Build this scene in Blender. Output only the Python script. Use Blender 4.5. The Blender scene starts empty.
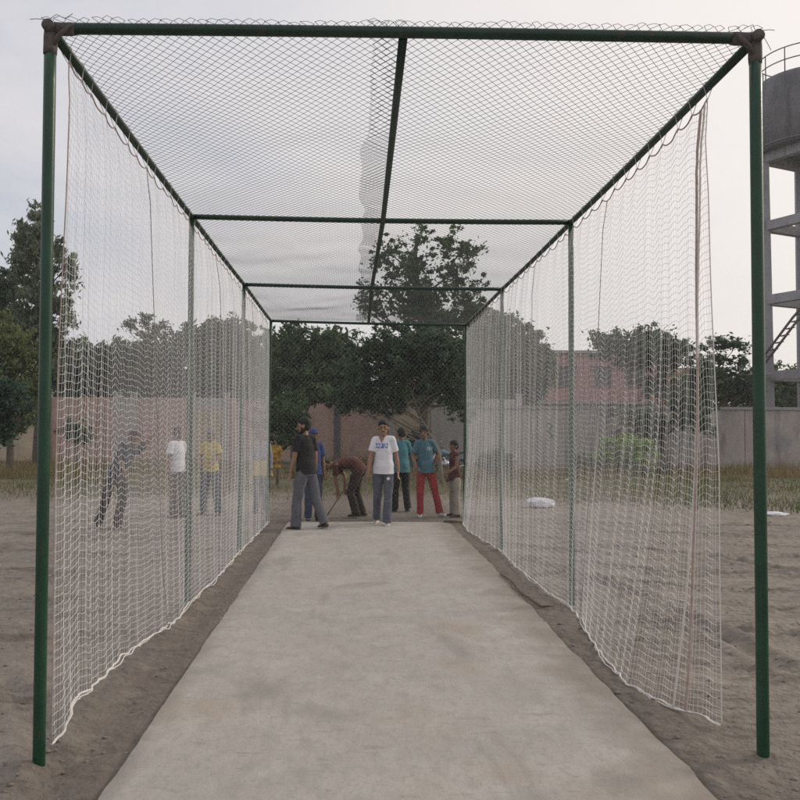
import bpy, math, random
import numpy as np
from mathutils import Vector, Matrix, Euler
PI = math.pi
rng = np.random.default_rng(7)
random.seed(7)
S = bpy.context.scene
COL = S.collection

# ------------------------------------------------------------------ camera
CX, CY, CZ, F = -0.2582, -4.2088, 1.5894, 852.09
PIT, YAW, ROL, SX = 0.03817, 0.018554, 0.004176, -30.923
cam_d = bpy.data.cameras.new('camera'); cam = bpy.data.objects.new('camera', cam_d); COL.objects.link(cam)
fwd = Vector((math.sin(YAW)*math.cos(PIT), math.cos(YAW)*math.cos(PIT), math.sin(PIT)))
rgt = Vector((math.cos(YAW), -math.sin(YAW), 0)); up = rgt.cross(fwd)
c, s = math.cos(ROL), math.sin(ROL)
r2 = rgt*c + up*s; u2 = up*c - rgt*s          # image turned clockwise
M = Matrix((r2, u2, -fwd)).transposed().to_4x4(); M.translation = (CX, CY, CZ)
cam.matrix_world = M
cam_d.sensor_width = 36; cam_d.lens = F/800*36; cam_d.shift_x = -SX/800
cam_d.clip_start = 0.05; cam_d.clip_end = 2000
S.camera = cam
def wx(px, d): return CX + (px-353.1)/F*d       # world x of a photo column at distance d
def wz(py, d): return CZ + (432.5-py)/F*d
def gd(py): return CZ*F/(py-432.5)              # distance at which the ground shows on a photo row
def wy(d): return CY + d

# ------------------------------------------------------------------ materials
def mat(name, col, rough=0.85, var=0.0, scale=3.0, bump=0.0, bscale=40.0, metal=0.0, col2=None, spec=None, sub=0, stretch=None, detail=6):
    m = bpy.data.materials.new(name); m.use_nodes = True
    nt = m.node_tree; b = nt.nodes['Principled BSDF']
    b.inputs['Base Color'].default_value = (*col, 1); b.inputs['Roughness'].default_value = rough
    b.inputs['Metallic'].default_value = metal
    if spec is not None: b.inputs['Specular IOR Level'].default_value = spec
    tc = nt.nodes.new('ShaderNodeTexCoord'); src = tc.outputs['Object']
    if stretch:
        mp = nt.nodes.new('ShaderNodeMapping'); mp.inputs['Scale'].default_value = stretch
        nt.links.new(src, mp.inputs['Vector']); src = mp.outputs['Vector']
    if var > 0 or col2 is not None:
        n = nt.nodes.new('ShaderNodeTexNoise'); n.inputs['Scale'].default_value = scale; n.inputs['Detail'].default_value = detail
        n.inputs['Roughness'].default_value = 0.65
        nt.links.new(src, n.inputs['Vector'])
        r = nt.nodes.new('ShaderNodeValToRGB'); r.color_ramp.elements[0].position = 0.3; r.color_ramp.elements[1].position = 0.7
        a = col if col2 is not None else tuple(max(0, x*(1-var)) for x in col)
        e = col2 if col2 is not None else tuple(x*(1+var) for x in col)
        r.color_ramp.elements[0].color = (*a, 1); r.color_ramp.elements[1].color = (*e, 1)
        nt.links.new(n.outputs['Fac'], r.inputs['Fac']); nt.links.new(r.outputs['Color'], b.inputs['Base Color'])
    if bump > 0:
        n2 = nt.nodes.new('ShaderNodeTexNoise'); n2.inputs['Scale'].default_value = bscale; n2.inputs['Detail'].default_value = 8
        nt.links.new(src, n2.inputs['Vector'])
        bp = nt.nodes.new('ShaderNodeBump'); bp.inputs['Strength'].default_value = 1; bp.inputs['Distance'].default_value = bump
        nt.links.new(n2.outputs['Fac'], bp.inputs['Height']); nt.links.new(bp.outputs['Normal'], b.inputs['Normal'])
    return m

def add_layer(m, fac_fn, col, amount):
    """mix a second noise-driven colour over what feeds Base Color"""
    nt = m.node_tree; b = nt.nodes['Principled BSDF']
    old = b.inputs['Base Color'].links[0].from_socket
    fac = fac_fn(nt)
    mu = nt.nodes.new('ShaderNodeMath'); mu.operation = 'MULTIPLY'; mu.inputs[1].default_value = amount
    nt.links.new(fac, mu.inputs[0])
    mx = nt.nodes.new('ShaderNodeMix'); mx.data_type = 'RGBA'
    nt.links.new(mu.outputs[0], mx.inputs[0]); nt.links.new(old, mx.inputs[6]); mx.inputs[7].default_value = (*col, 1)
    nt.links.new(mx.outputs[2], b.inputs['Base Color'])
def noise_fac(scale, lo, hi, stretch=(1,1,1), detail=5, loc=(0,0,0), dist=0.0):
    def f(nt):
        tc = nt.nodes.new('ShaderNodeTexCoord'); mp = nt.nodes.new('ShaderNodeMapping')
        mp.inputs['Scale'].default_value = stretch; mp.inputs['Location'].default_value = loc
        nt.links.new(tc.outputs['Object'], mp.inputs['Vector'])
        n = nt.nodes.new('ShaderNodeTexNoise'); n.inputs['Scale'].default_value = scale; n.inputs['Detail'].default_value = detail
        n.inputs['Distortion'].default_value = dist
        nt.links.new(mp.outputs['Vector'], n.inputs['Vector'])
        r = nt.nodes.new('ShaderNodeMapRange'); r.inputs['From Min'].default_value = lo; r.inputs['From Max'].default_value = hi
        nt.links.new(n.outputs['Fac'], r.inputs['Value'])
        return r.outputs['Result']
    return f
def axis_fac(axis, a, b_, jitter=0.6, nscale=0.8):
    """0 before a, 1 past b_ along an axis, broken up by noise"""
    def f(nt):
        tc = nt.nodes.new('ShaderNodeTexCoord'); sp = nt.nodes.new('ShaderNodeSeparateXYZ')
        nt.links.new(tc.outputs['Object'], sp.inputs[0])
        n = nt.nodes.new('ShaderNodeTexNoise'); n.inputs['Scale'].default_value = nscale; n.inputs['Detail'].default_value = 6
        nt.links.new(tc.outputs['Object'], n.inputs['Vector'])
        m1 = nt.nodes.new('ShaderNodeMath'); m1.operation = 'MULTIPLY_ADD'
        nt.links.new(n.outputs['Fac'], m1.inputs[0]); m1.inputs[1].default_value = jitter*4
        m0 = nt.nodes.new('ShaderNodeMath'); m0.operation = 'SUBTRACT'; m0.inputs[1].default_value = jitter*2
        nt.links.new(sp.outputs[axis], m0.inputs[0]); nt.links.new(m0.outputs[0], m1.inputs[2])
        r = nt.nodes.new('ShaderNodeMapRange'); r.inputs['From Min'].default_value = a; r.inputs['From Max'].default_value = b_
        nt.links.new(m1.outputs[0], r.inputs['Value'])
        return r.outputs['Result']
    return f

# ------------------------------------------------------------------ mesh building
class G:
    def __init__(s): s.V = []; s.F4 = []; s.F3 = []; s.n = 0; s.tone = []
    def add(s, V, F, tone=None):
        V = np.asarray(V, float).reshape(-1, 3); F = np.asarray(F, int)
        if F.size:
            (s.F4 if F.shape[1] == 4 else s.F3).append(F + s.n)
        s.V.append(V); s.n += len(V)
        s.tone.append(np.zeros(len(V)) if tone is None else np.broadcast_to(tone, (len(V),)))
    def tubes(s, P, r, sides=3, ref=(0.31, 0.17, 0.93)):
        """P (N,M,3) polylines, r scalar or (M,) or (N,M)"""
        P = np.asarray(P, float)
        if P.ndim == 2: P = P[None]
        N, Mn, _ = P.shape
        T = np.gradient(P, axis=1); T /= np.linalg.norm(T, axis=2, keepdims=True)+1e-9
        a = np.cross(T, np.asarray(ref, float)); a /= np.linalg.norm(a, axis=2, keepdims=True)+1e-9
        b = np.cross(T, a)
        r = np.broadcast_to(np.asarray(r, float), (N, Mn)) if np.ndim(r) < 2 else r
        ang = np.arange(sides)*2*PI/sides
        V = P[:, :, None] + r[:, :, None, None]*(a[:, :, None]*np.cos(ang)[:, None] + b[:, :, None]*np.sin(ang)[:, None])
        i = np.arange(N)[:, None, None]*Mn*sides; j = np.arange(Mn-1)[None, :, None]*sides; k = np.arange(sides)[None, None, :]; k2 = (k+1) % sides
        Fq = np.stack([i+j+k, i+j+k2, i+j+sides+k2, i+j+sides+k], -1).reshape(-1, 4)
        s.add(V, Fq)
    def pipe(s, pts, r, sides=16, caps=True, ref=(0.31, 0.17, 0.93)):
        pts = np.asarray(pts, float); n0 = s.n
        s.tubes(pts, r, sides, ref)
        if caps:
            rr = np.broadcast_to(np.asarray(r, float), (len(pts),))
            for e, q in ((0, pts[0]), (len(pts)-1, pts[-1])):
                base = n0 + e*sides; k = np.arange(sides)
                s.V.append(q[None]); s.tone.append(np.zeros(1)); ci = s.n; s.n += 1
                f = np.stack([np.full(sides, ci), base+(k+1) % sides, base+k], 1)
                if e: f = f[:, ::-1]
                s.F3.append(f)
    def box(s, c, d, rz=0.0, tilt=None):
        v = np.array([(x, y, z) for x in (-.5, .5) for y in (-.5, .5) for z in (-.5, .5)])*np.array(d)
        if tilt is not None: v = v @ np.array(Euler(tilt).to_matrix()).T
        if rz: cc, ss = math.cos(rz), math.sin(rz); v = v @ np.array([[cc, ss, 0], [-ss, cc, 0], [0, 0, 1]])
        s.add(v+np.array(c), [(0,1,3,2),(4,6,7,5),(0,4,5,1),(2,3,7,6),(0,2,6,4),(1,5,7,3)])
    def grid(s, P):
        n, m = P.shape[:2]; i = np.arange(n-1)[:, None]*m; j = np.arange(m-1)[None]
        s.add(P, np.stack([i+j, i+m+j, i+m+j+1, i+j+1], -1).reshape(-1, 4))
    def ball(s, c, r, n=10, sq=None):
        u = np.linspace(0, PI, n//2+2); w = np.linspace(0, 2*PI, n+1)
        P = np.stack([np.sin(u)[:, None]*np.cos(w), np.sin(u)[:, None]*np.sin(w), np.cos(u)[:, None]*np.ones_like(w)], -1)*np.array(r)+np.array(c)
        s.grid(P)
    def build(s, name, m, parent=None, smooth=True, sharp=False):
        me = bpy.data.meshes.new(name)
        V = np.concatenate(s.V)
        if parent is not None:
            o_ = parent; off = Vector((0, 0, 0)); loc_ = False
            while o_ is not None:
                off += o_.location; loc_ = loc_ or bool(o_.get('_local')); o_ = o_.parent
            if not loc_: V = V - np.array(off)
        F4 = np.concatenate(s.F4) if s.F4 else np.zeros((0, 4), int); F3 = np.concatenate(s.F3) if s.F3 else np.zeros((0, 3), int)
        me.vertices.add(len(V)); me.vertices.foreach_set('co', V.ravel())
        me.loops.add(F4.size+F3.size); me.loops.foreach_set('vertex_index', np.concatenate([F4.ravel(), F3.ravel()]))
        me.polygons.add(len(F4)+len(F3))
        st = np.concatenate([np.arange(len(F4))*4, len(F4)*4+np.arange(len(F3))*3])
        me.polygons.foreach_set('loop_start', st)
        me.polygons.foreach_set('use_smooth', np.full(len(st), bool(smooth)))
        t = np.concatenate(s.tone)
        if t.any():
            at = me.attributes.new('tone', 'FLOAT', 'POINT'); at.data.foreach_set('value', t.astype(np.float32))
        me.update(calc_edges=True); me.validate()
        if m is not None: me.materials.append(m)
        o = bpy.data.objects.new(name, me); COL.objects.link(o)
        if parent is not None: o.parent = parent
        return o

def tag(o, label=None, cat=None, group=None, kind=None):
    if label: o['label'] = label
    if cat: o['category'] = cat
    if group: o['group'] = group
    if kind: o['kind'] = kind
    return o
def empty(name, loc, label, cat, group=None, rz=0.0):
    o = bpy.data.objects.new(name, None); COL.objects.link(o); o.location = loc; o.rotation_euler = (0, 0, rz)
    o.empty_display_size = 0.2
    return tag(o, label, cat, group)
def one(name, g, m, label, cat, group=None, kind=None, smooth=True):
    """a top-level thing that is a single mesh, origin at its base centre"""
    V = np.concatenate(g.V); b = np.array([V[:, 0].mean(), V[:, 1].mean(), V[:, 2].min()])
    g.V = [V-b]
    o = g.build(name, m, None, smooth); o.location = b
    return tag(o, label, cat, group, kind)
def vnoise(P, f, seed=0):
    """cheap smooth pseudo-noise from summed sines, P (...,3)"""
    r = np.random.default_rng(seed); out = 0
    for k in range(6):
        d = r.normal(size=3); d /= np.linalg.norm(d); q = f*(0.6+0.35*k)
        out = out + np.sin((P*d).sum(-1)*q + r.uniform(0, 6.28) + 1.3*np.sin((P*r.normal(size=3)).sum(-1)*q*0.5))/(1+0.5*k)
    return out/2.6

# ------------------------------------------------------------------ world and sun
SUN_EL, SUN_AZ = math.radians(24), math.radians(68)      # azimuth from +Y towards +X
w = bpy.data.worlds.new('World'); S.world = w; w.use_nodes = True; nt = w.node_tree
bg = nt.nodes['Background']; bg.inputs['Strength'].default_value = 0.1
sky = nt.nodes.new('ShaderNodeTexSky'); sky.sky_type = 'NISHITA'; sky.sun_disc = False
sky.sun_elevation = SUN_EL; sky.sun_rotation = SUN_AZ; sky.dust_density = 6; sky.air_density = 1.2; sky.ozone_density = 1
tc = nt.nodes.new('ShaderNodeTexCoord')
mp = nt.nodes.new('ShaderNodeMapping'); mp.inputs['Scale'].default_value = (1.0, 1.0, 3.2); mp.inputs['Rotation'].default_value = (0.0, 0.25, 0.3)
nt.links.new(tc.outputs['Generated'], mp.inputs['Vector'])
n1 = nt.nodes.new('ShaderNodeTexNoise'); n1.inputs['Scale'].default_value = 2.3; n1.inputs['Detail'].default_value = 7; n1.inputs['Roughness'].default_value = 0.5; n1.inputs['Distortion'].default_value = 0.5
nt.links.new(mp.outputs['Vector'], n1.inputs['Vector'])
rp = nt.nodes.new('ShaderNodeValToRGB'); e = rp.color_ramp.elements
e[0].position = 0.35; e[0].color = (4.75, 5.05, 5.8, 1); e[1].position = 0.68; e[1].color = (7.2, 6.85, 6.85, 1)
nt.links.new(n1.outputs['Fac'], rp.inputs['Fac'])
dt = nt.nodes.new('ShaderNodeVectorMath'); dt.operation = 'DOT_PRODUCT'
nt.links.new(tc.outputs['Generated'], dt.inputs[0])
dt.inputs[1].default_value = (math.sin(SUN_AZ)*math.cos(SUN_EL), math.cos(SUN_AZ)*math.cos(SUN_EL), math.sin(SUN_EL))
gl = nt.nodes.new('ShaderNodeMapRange'); gl.inputs['From Min'].default_value = 0.1; gl.inputs['From Max'].default_value = 0.85
nt.links.new(dt.outputs['Value'], gl.inputs['Value'])
warm = nt.nodes.new('ShaderNodeMix'); warm.data_type = 'RGBA'
nt.links.new(gl.outputs['Result'], warm.inputs[0]); nt.links.new(rp.outputs['Color'], warm.inputs[6]); warm.inputs[7].default_value = (8.5, 8.0, 7.65, 1)
mixs = nt.nodes.new('ShaderNodeMix'); mixs.data_type = 'RGBA'; mixs.inputs[0].default_value = 0.9
nt.links.new(sky.outputs['Color'], mixs.inputs[6]); nt.links.new(warm.outputs[2], mixs.inputs[7])
nt.links.new(mixs.outputs[2], bg.inputs['Color'])
sd = bpy.data.lights.new('sun', 'SUN'); sd.energy = 1.15; sd.angle = math.radians(11); sd.color = (1, 0.9, 0.76)
so = bpy.data.objects.new('sun', sd); COL.objects.link(so)
sv = Vector((math.sin(SUN_AZ)*math.cos(SUN_EL), math.cos(SUN_AZ)*math.cos(SUN_EL), math.sin(SUN_EL)))
so.rotation_euler = sv.to_track_quat('Z', 'Y').to_euler(); so.location = (20, 10, 15)

# ------------------------------------------------------------------ ground
def axis_coords(lo, hi, step, far, grow=1.25):
    a = list(np.arange(lo, hi+step/2, step)); s_ = step
    while a[-1] < far: s_ *= grow; a.append(a[-1]+s_)
    s_ = step; b = [a[0]]
    while b[-1] > -far: s_ *= grow; b.append(b[-1]-s_)
    return np.array(b[:0:-1]+a)
gx = axis_coords(-6.5, 9, 0.042, 110); gy = axis_coords(-1.2, 17, 0.048, 110)
X, Y = np.meshgrid(gx, gy, indexing='ij')
P0 = np.stack([X, Y, 0*X], -1)
near = np.exp(-np.maximum(0, np.hypot(X-1, Y-6)-14)**2/60)
Z = (0.015*vnoise(P0, 1.1, 1) + 0.012*vnoise(P0, 5, 2)*np.clip(0.5+vnoise(P0, .8, 6), .2, 1.4) + 0.009*vnoise(P0, 17, 3)*np.clip(0.6+vnoise(P0, 1.3, 7), .1, 1.6) + 0.005*vnoise(P0, 40, 9))*near
def rut(pts, width, depth):
    """a wheel track: a shallow trough with a raised lip, broken along its run"""
    global Z
    pts = np.array(pts, float); best = np.full(X.shape, 9e9)
    for a, b in zip(pts[:-1], pts[1:]):
        d = b-a; t = np.clip(((X-a[0])*d[0]+(Y-a[1])*d[1])/(d@d), 0, 1)
        best = np.minimum(best, np.hypot(X-a[0]-t*d[0], Y-a[1]-t*d[1]))
    q = best/width
    amp = 0.75+0.5*vnoise(P0, 6, 11)
    Z += depth*amp*(-np.exp(-q**2*2.2) + 0.7*np.exp(-(q-1.35)**2*5))
def gp(px, py): d = gd(py); return (wx(px, d), wy(d))
rut([gp(520,556), gp(575,571), gp(640,592), gp(700,622), gp(790,668)], 0.12, 0.05)
rut([gp(560,540), gp(650,548), gp(726,556), gp(800,569), gp(900,590)], 0.11, 0.045)
rut([gp(600,640), gp(690,640), gp(800,625), gp(900,612)], 0.10, 0.03)
rut([gp(-60,560), gp(0,552), gp(60,540), gp(140,533), gp(200,530)], 0.10, 0.03)
rut([gp(-60,610), gp(0,592), gp(60,572), gp(120,560)], 0.10, 0.03)
rut([gp(-90,640), gp(-10,655), gp(30,690), gp(60,760)], 0.10, 0.025)
for q_ in range(9):
    y_ = 0.9+q_*1.25; rut([(2.0+0.15*math.sin(q_*2), y_+0.9), (3.4, y_+0.35*math.sin(q_)), (5.2, y_-0.35), (8.5, y_-0.9+0.5*math.sin(q_*1.7)), (11, y_-1.2)], 0.06+0.03*(q_ % 3), 0.05)
for q_ in range(6):
    y_ = 0.6+q_*1.6; rut([(-2.1, y_+0.4), (-3.2, y_+0.2*math.sin(q_)), (-5.0, y_+0.5), (-7.5, y_+0.2)], 0.07+0.03*(q_ % 2), 0.042)
rut([(-1.62, -3), (-1.6, 1), (-1.58, 4), (-1.6, 8)], 0.13, 0.018)
for q_ in range(420):      # trampled footprints
    fx, fy, fa = rng.uniform(-6, 8.5), rng.uniform(-0.8, 14), rng.uniform(0, PI)
    i0, i1 = np.searchsorted(gx, [fx-.25, fx+.25]); j0, j1 = np.searchsorted(gy, [fy-.25, fy+.25])
    dx, dy = X[i0:i1, j0:j1]-fx, Y[i0:i1, j0:j1]-fy; a_ = dx*math.cos(fa)+dy*math.sin(fa); b_ = -dx*math.sin(fa)+dy*math.cos(fa); e2 = (a_/.13)**2+(b_/.06)**2
    Z[i0:i1, j0:j1] += rng.uniform(.008, .02)*(-np.exp(-e2*1.5)+0.5*np.exp(-(np.sqrt(e2)-1.4)**2*5))
for k_ in range(4):
    for x_ in (-1.77, 1.77): Z += 0.022*np.exp(-((X-x_)**2+(Y-k_*3.7166)**2)/0.010)
under = (X > -1.33) & (X < 1.32) & (Y < 10.9)
Z = np.where(under, -0.06, Z-0.012)
edge = np.exp(-((X-1.5)/0.12)**2)*(Y < 10.9); Z = Z + 0.012*edge
Z = np.where(~under & (Y > 10.9) & (Y < 11.2) & (abs(X) < 1.6), Z-0.03, Z)
g = G(); g.grid(np.stack([X, Y, Z], -1))
m_dirt = mat('dirt', (0.150, 0.125, 0.102), 0.95, col2=(0.275, 0.235, 0.195), scale=1.1, bump=0.05, bscale=14, detail=12)
add_layer(m_dirt, noise_fac(9, 0.42, 0.72, detail=8), (0.31, 0.28, 0.245), 0.5)
add_layer(m_dirt, noise_fac(2.2, 0.52, 0.66, (1.0, 3.0, 1), loc=(4, 2, 0), detail=9, dist=1.2), (0.105, 0.086, 0.072), 0.6)
def band_fac(nt):
    tc = nt.nodes.new('ShaderNodeTexCoord'); sp = nt.nodes.new('ShaderNodeSeparateXYZ'); nt.links.new(tc.outputs['Object'], sp.inputs[0])
    ab = nt.nodes.new('ShaderNodeMath'); ab.operation = 'ABSOLUTE'; nt.links.new(sp.outputs[0], ab.inputs[0])
    n = nt.nodes.new('ShaderNodeTexNoise'); n.inputs['Scale'].default_value = 4; n.inputs['Detail'].default_value = 8; nt.links.new(tc.outputs['Object'], n.inputs['Vector'])
    ad = nt.nodes.new('ShaderNodeMath'); ad.operation = 'MULTIPLY_ADD'; nt.links.new(n.outputs['Fac'], ad.inputs[0]); ad.inputs[1].default_value = 1.2; nt.links.new(ab.outputs[0], ad.inputs[2])
    r = nt.nodes.new('ShaderNodeMapRange'); r.inputs['From Min'].default_value = 2.65; r.inputs['From Max'].default_value = 2.15; nt.links.new(ad.outputs[0], r.inputs['Value'])
    return r.outputs['Result']
add_layer(m_dirt, band_fac, (0.125, 0.098, 0.078), 0.6)
add_layer(m_dirt, axis_fac(1, 16.5, 20.5, 1.2, 0.5), (0.125, 0.115, 0.06), 0.75)
ground = tag(g.build('ground', m_dirt), 'sandy dirt ground with wheel tracks', None, None, 'structure')
# loose clods and pebbles
g = G(); npb = 11000
d_ = 3.2+14*rng.random(npb)**1.5; ax = rng.uniform(-0.52, 0.58, npb); bx_ = CX+ax*d_; by_ = CY+d_
ok = ~((bx_ > -1.36) & (bx_ < 1.36) & (by_ < 11)); bx_, by_ = bx_[ok], by_[ok]
oc = np.array([(1,0,0),(0,1,0),(-1,0,0),(0,-1,0),(0,0,1),(0,0,-1)], float)
of = np.array([(0,1,4),(1,2,4),(2,3,4),(3,0,4),(1,0,5),(2,1,5),(3,2,5),(0,3,5)])
sz = 0.003+0.017*rng.random(len(bx_))**5
ixg = np.clip(np.searchsorted(gx, bx_), 0, len(gx)-1); iyg = np.clip(np.searchsorted(gy, by_), 0, len(gy)-1)
bz_ = Z[ixg, iyg]
V = oc[None]*sz[:, None, None]*rng.uniform(0.6, 1.4, (len(bx_), 6, 1))*np.array([1, 1, 0.6])+np.stack([bx_, by_, bz_], -1)[:, None]
g.add(V.reshape(-1, 3), (of[None]+6*np.arange(len(bx_))[:, None, None]).reshape(-1, 3))
m_clod = mat('clod', (0.17, 0.145, 0.125), 0.95, col2=(0.27, 0.235, 0.20), scale=3.5)
tag(g.build('pebbles', m_clod), 'small clods and pebbles strewn over the dirt', None, None, 'stuff')

# concrete strip
nx, ny = 46, 260
u = np.linspace(0, 1, nx); v = np.linspace(-8, 10.93, ny)
U, Vv = np.meshgrid(u, v, indexing='ij')
jl = 0.006*vnoise(np.stack([Vv*0, Vv, Vv*0], -1), 5, 21)+0.008*vnoise(np.stack([Vv*0, Vv, Vv*0], -1), 22, 22)
jr = 0.014*vnoise(np.stack([Vv*0, Vv, Vv*0], -1), 2, 23)+0.02*vnoise(np.stack([Vv*0, Vv, Vv*0], -1), 13, 24)
xl, xr = -1.35-0.005*Vv+jl, 1.335+0.011*np.maximum(Vv, 0)+jr
Xs = xl+(xr-xl)*U
Ps = np.stack([Xs, Vv+0.0*U, 0*U], -1); Ps[..., 2] = 0.012+0.0035*vnoise(Ps, 1.4, 25)+0.002*vnoise(Ps, 5, 26)
Ps[0, :, 2] -= 0.008; Ps[-1, :, 2] -= 0.006
g = G(); g.grid(Ps)
def skirt(line):
    b = line.copy(); b[:, 2] = -0.09; g.grid(np.stack([line, b], 0))
skirt(Ps[0]); skirt(Ps[-1][::-1]); skirt(Ps[:, -1])
m_conc = mat('worn_concrete', (0.355, 0.328, 0.288), 0.88, col2=(0.455, 0.422, 0.378), scale=1.4, bump=0.0035, bscale=60, detail=10)
add_layer(m_conc, noise_fac(3.0, 0.50, 0.74, (1, 0.5, 1), detail=12, dist=0.3), (0.33, 0.30, 0.26), 0.5)
add_layer(m_conc, noise_fac(11, 0.5, 0.78, (1, 0.45, 1), loc=(1, 8, 0), detail=10), (0.29, 0.265, 0.23), 0.6)
add_layer(m_conc, noise_fac(38, 0.5, 0.68, (1, 0.5, 1), loc=(3, 1, 0), detail=6), (0.31, 0.29, 0.265), 0.5)
add_layer(m_conc, noise_fac(6, 0.56, 0.74, (1, 0.55, 1), loc=(7, 3, 0), detail=8), (0.52, 0.50, 0.475), 0.3)
add_layer(m_conc, noise_fac(1.0, 0.56, 0.72, (1.0, 0.8, 1), loc=(2.1, 5, 0), detail=7), (0.36, 0.25, 0.165), 0.45)
add_layer(m_conc, noise_fac(1.7, 0.57, 0.66, (1, 0.35, 1), loc=(9, 4, 0), detail=10, dist=0.8), (0.245, 0.222, 0.195), 0.5)
add_layer(m_conc, noise_fac(20, 0.6, 0.68, (0.35, 1.4, 1), loc=(2, 7, 0), detail=4, dist=1.0), (0.26, 0.235, 0.205), 0.5)
add_layer(m_conc, noise_fac(45, 0.62, 0.72, (1, 1, 1), detail=3), (0.22, 0.20, 0.18), 0.4)
add_layer(m_conc, axis_fac(0, 0.98, 1.40, 0.20, 3.0), (0.22, 0.185, 0.152), 0.85)
add_layer(m_conc, axis_fac(0, -1.22, -1.42, 0.10, 4.0), (0.24, 0.205, 0.17), 0.6)
pitch = tag(g.build('concrete_pitch', m_conc), 'worn grey concrete pitch strip', None, None, 'structure')

# ------------------------------------------------------------------ steel cage
m_green = mat('green_paint', (0.003, 0.032, 0.014), 0.34, col2=(0.007, 0.062, 0.026), scale=5, bump=0.0006, bscale=60)
m_green_d = mat('dark_green_paint', (0.004, 0.022, 0.013), 0.45, col2=(0.009, 0.042, 0.026), scale=6, bump=0.0006, bscale=60)
add_layer(m_green_d, noise_fac(14, 0.6, 0.7, (1, 1, 1), detail=6), (0.045, 0.034, 0.022), 0.7)
add_layer(m_green, noise_fac(18, 0.64, 0.72, (1, 1, 0.5), detail=6), (0.05, 0.04, 0.025), 0.6)
m_tape = mat('joint_wrap', (0.055, 0.045, 0.042), 0.8, col2=(0.13, 0.11, 0.10), scale=25, bump=0.003, bscale=60)
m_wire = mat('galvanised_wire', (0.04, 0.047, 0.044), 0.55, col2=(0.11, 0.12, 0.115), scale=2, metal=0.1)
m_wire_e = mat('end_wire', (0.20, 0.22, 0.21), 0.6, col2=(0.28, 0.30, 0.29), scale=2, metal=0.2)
BAY = 3.7166
topL = [(-1.778, 3.596), (-1.776, 3.599), (-1.762, 3.61), (-1.753, 3.599)]
topR = [(1.769, 3.591), (1.785, 3.578), (1.786, 3.572), (1.776, 3.548)]
botL = [(-1.768, 0), (-1.772, 0), (-1.80, 0), (-1.79, 0)]
botR = [(1.762, 0), (1.776, 0), (1.768, 0), (1.752, 0)]
cage = empty('batting_cage', (0, 0, 0), 'long green steel pipe practice cage roofed and closed behind with chain link', 'cage')
PR = [0.030, 0.026, 0.026, 0.027]
for k in range(4):
    for (b, t) in ((botL[k], topL[k]), (botR[k], topR[k])):
        g = G(); h = t[1]+(-0.0 if k else 0.01)
        zz = np.linspace(-0.25, h, 14); q = (zz/h)
        xx = b[0]+(t[0]-b[0])*q
        g.pipe(np.stack([xx, 0*zz+k*BAY, zz], -1), PR[k], 20)
        g.build('post', m_green, cage)
ridge = [(-0.015, 3.59), (0.013, 3.582), (-0.012, 3.586), (0.014, 3.567)]
for k in range(4):
    g = G(); L_ = np.array([topL[k][0], k*BAY, topL[k][1]]); R_ = np.array([topR[k][0], k*BAY, topR[k][1]])
    ex = 0.012 if k == 0 else -0.01
    tt = np.linspace(-ex/3.55, 1+ex/3.55, 15)
    pts = L_+(R_-L_)*tt[:, None]; pts[:, 2] += (0.006 if k == 0 else -0.012)*np.sin(PI*tt) + (0 if k else 0.002)
    g.pipe(pts, 0.0285 if k == 0 else 0.0245, 18, ref=(0, 0.3, 0.95)); g.build('cross_beam', m_green_d, cage)
def rail(pts, r, name):
    g = G(); P = []
    for a, b in zip(pts[:-1], pts[1:]):
        for t in np.linspace(0, 1, 6, endpoint=False): P.append(np.array(a)*(1-t)+np.array(b)*t - np.array([0, 0, 0.008*math.sin(PI*t)]))
    P.append(np.array(pts[-1])); g.pipe(P, r, 16); return g.build(name, m_green_d, cage)
rail([(x, k*BAY+(0.0 if k else 0.03), z-0.002) for k, (x, z) in enumerate(topL)], 0.025, 'side_rail')
rail([(x, k*BAY+(0.0 if k else 0.03), z-0.002) for k, (x, z) in enumerate(topR)], 0.025, 'side_rail')
rail([(x, k*BAY+(0.02 if k == 0 else 0), z-0.006) for k, (x, z) in enumerate(ridge)], 0.0235, 'ridge_rail')
for sgn, (x, z) in ((-1, topL[0]), (1, topR[0])):
    g = G()
    g.pipe([(x, 0, z-0.13), (x, 0, z-0.10), (x, 0, z-0.05), (x, 0, z+0.006)], [0.0315, 0.034, 0.0335, 0.032], 18)
    g.pipe([(x-sgn*0.02, 0, z), (x-sgn*0.06, 0, z-0.001), (x-sgn*0.10, 0, z), (x-sgn*0.125, 0, z+.001)], [0.033, 0.032, 0.033, 0.030], 18, ref=(0, .3, .95))
    g.pipe([(x-sgn*0.005, 0.0, z-0.105), (x-sgn*0.05, -0.034, z-0.05), (x-sgn*0.115, -0.030, z+0.012)], [0.012, 0.013, 0.011], 10)
    V = np.concatenate(g.V); V += 0.0022*vnoise(V, 90, 5)[:, None]*1.3; g.V = [V]; 
    g.tone = [np.zeros(len(V))]
    g.build('joint_wrap', m_tape, cage)
    g = G(); g.pipe([(x, -0.045, z+0.002), (x, -0.02, z+0.002), (x, 0.06, z)], [0.030, 0.0305, 0.029], 18); g.build('rail_end', m_tape, cage)

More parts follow.
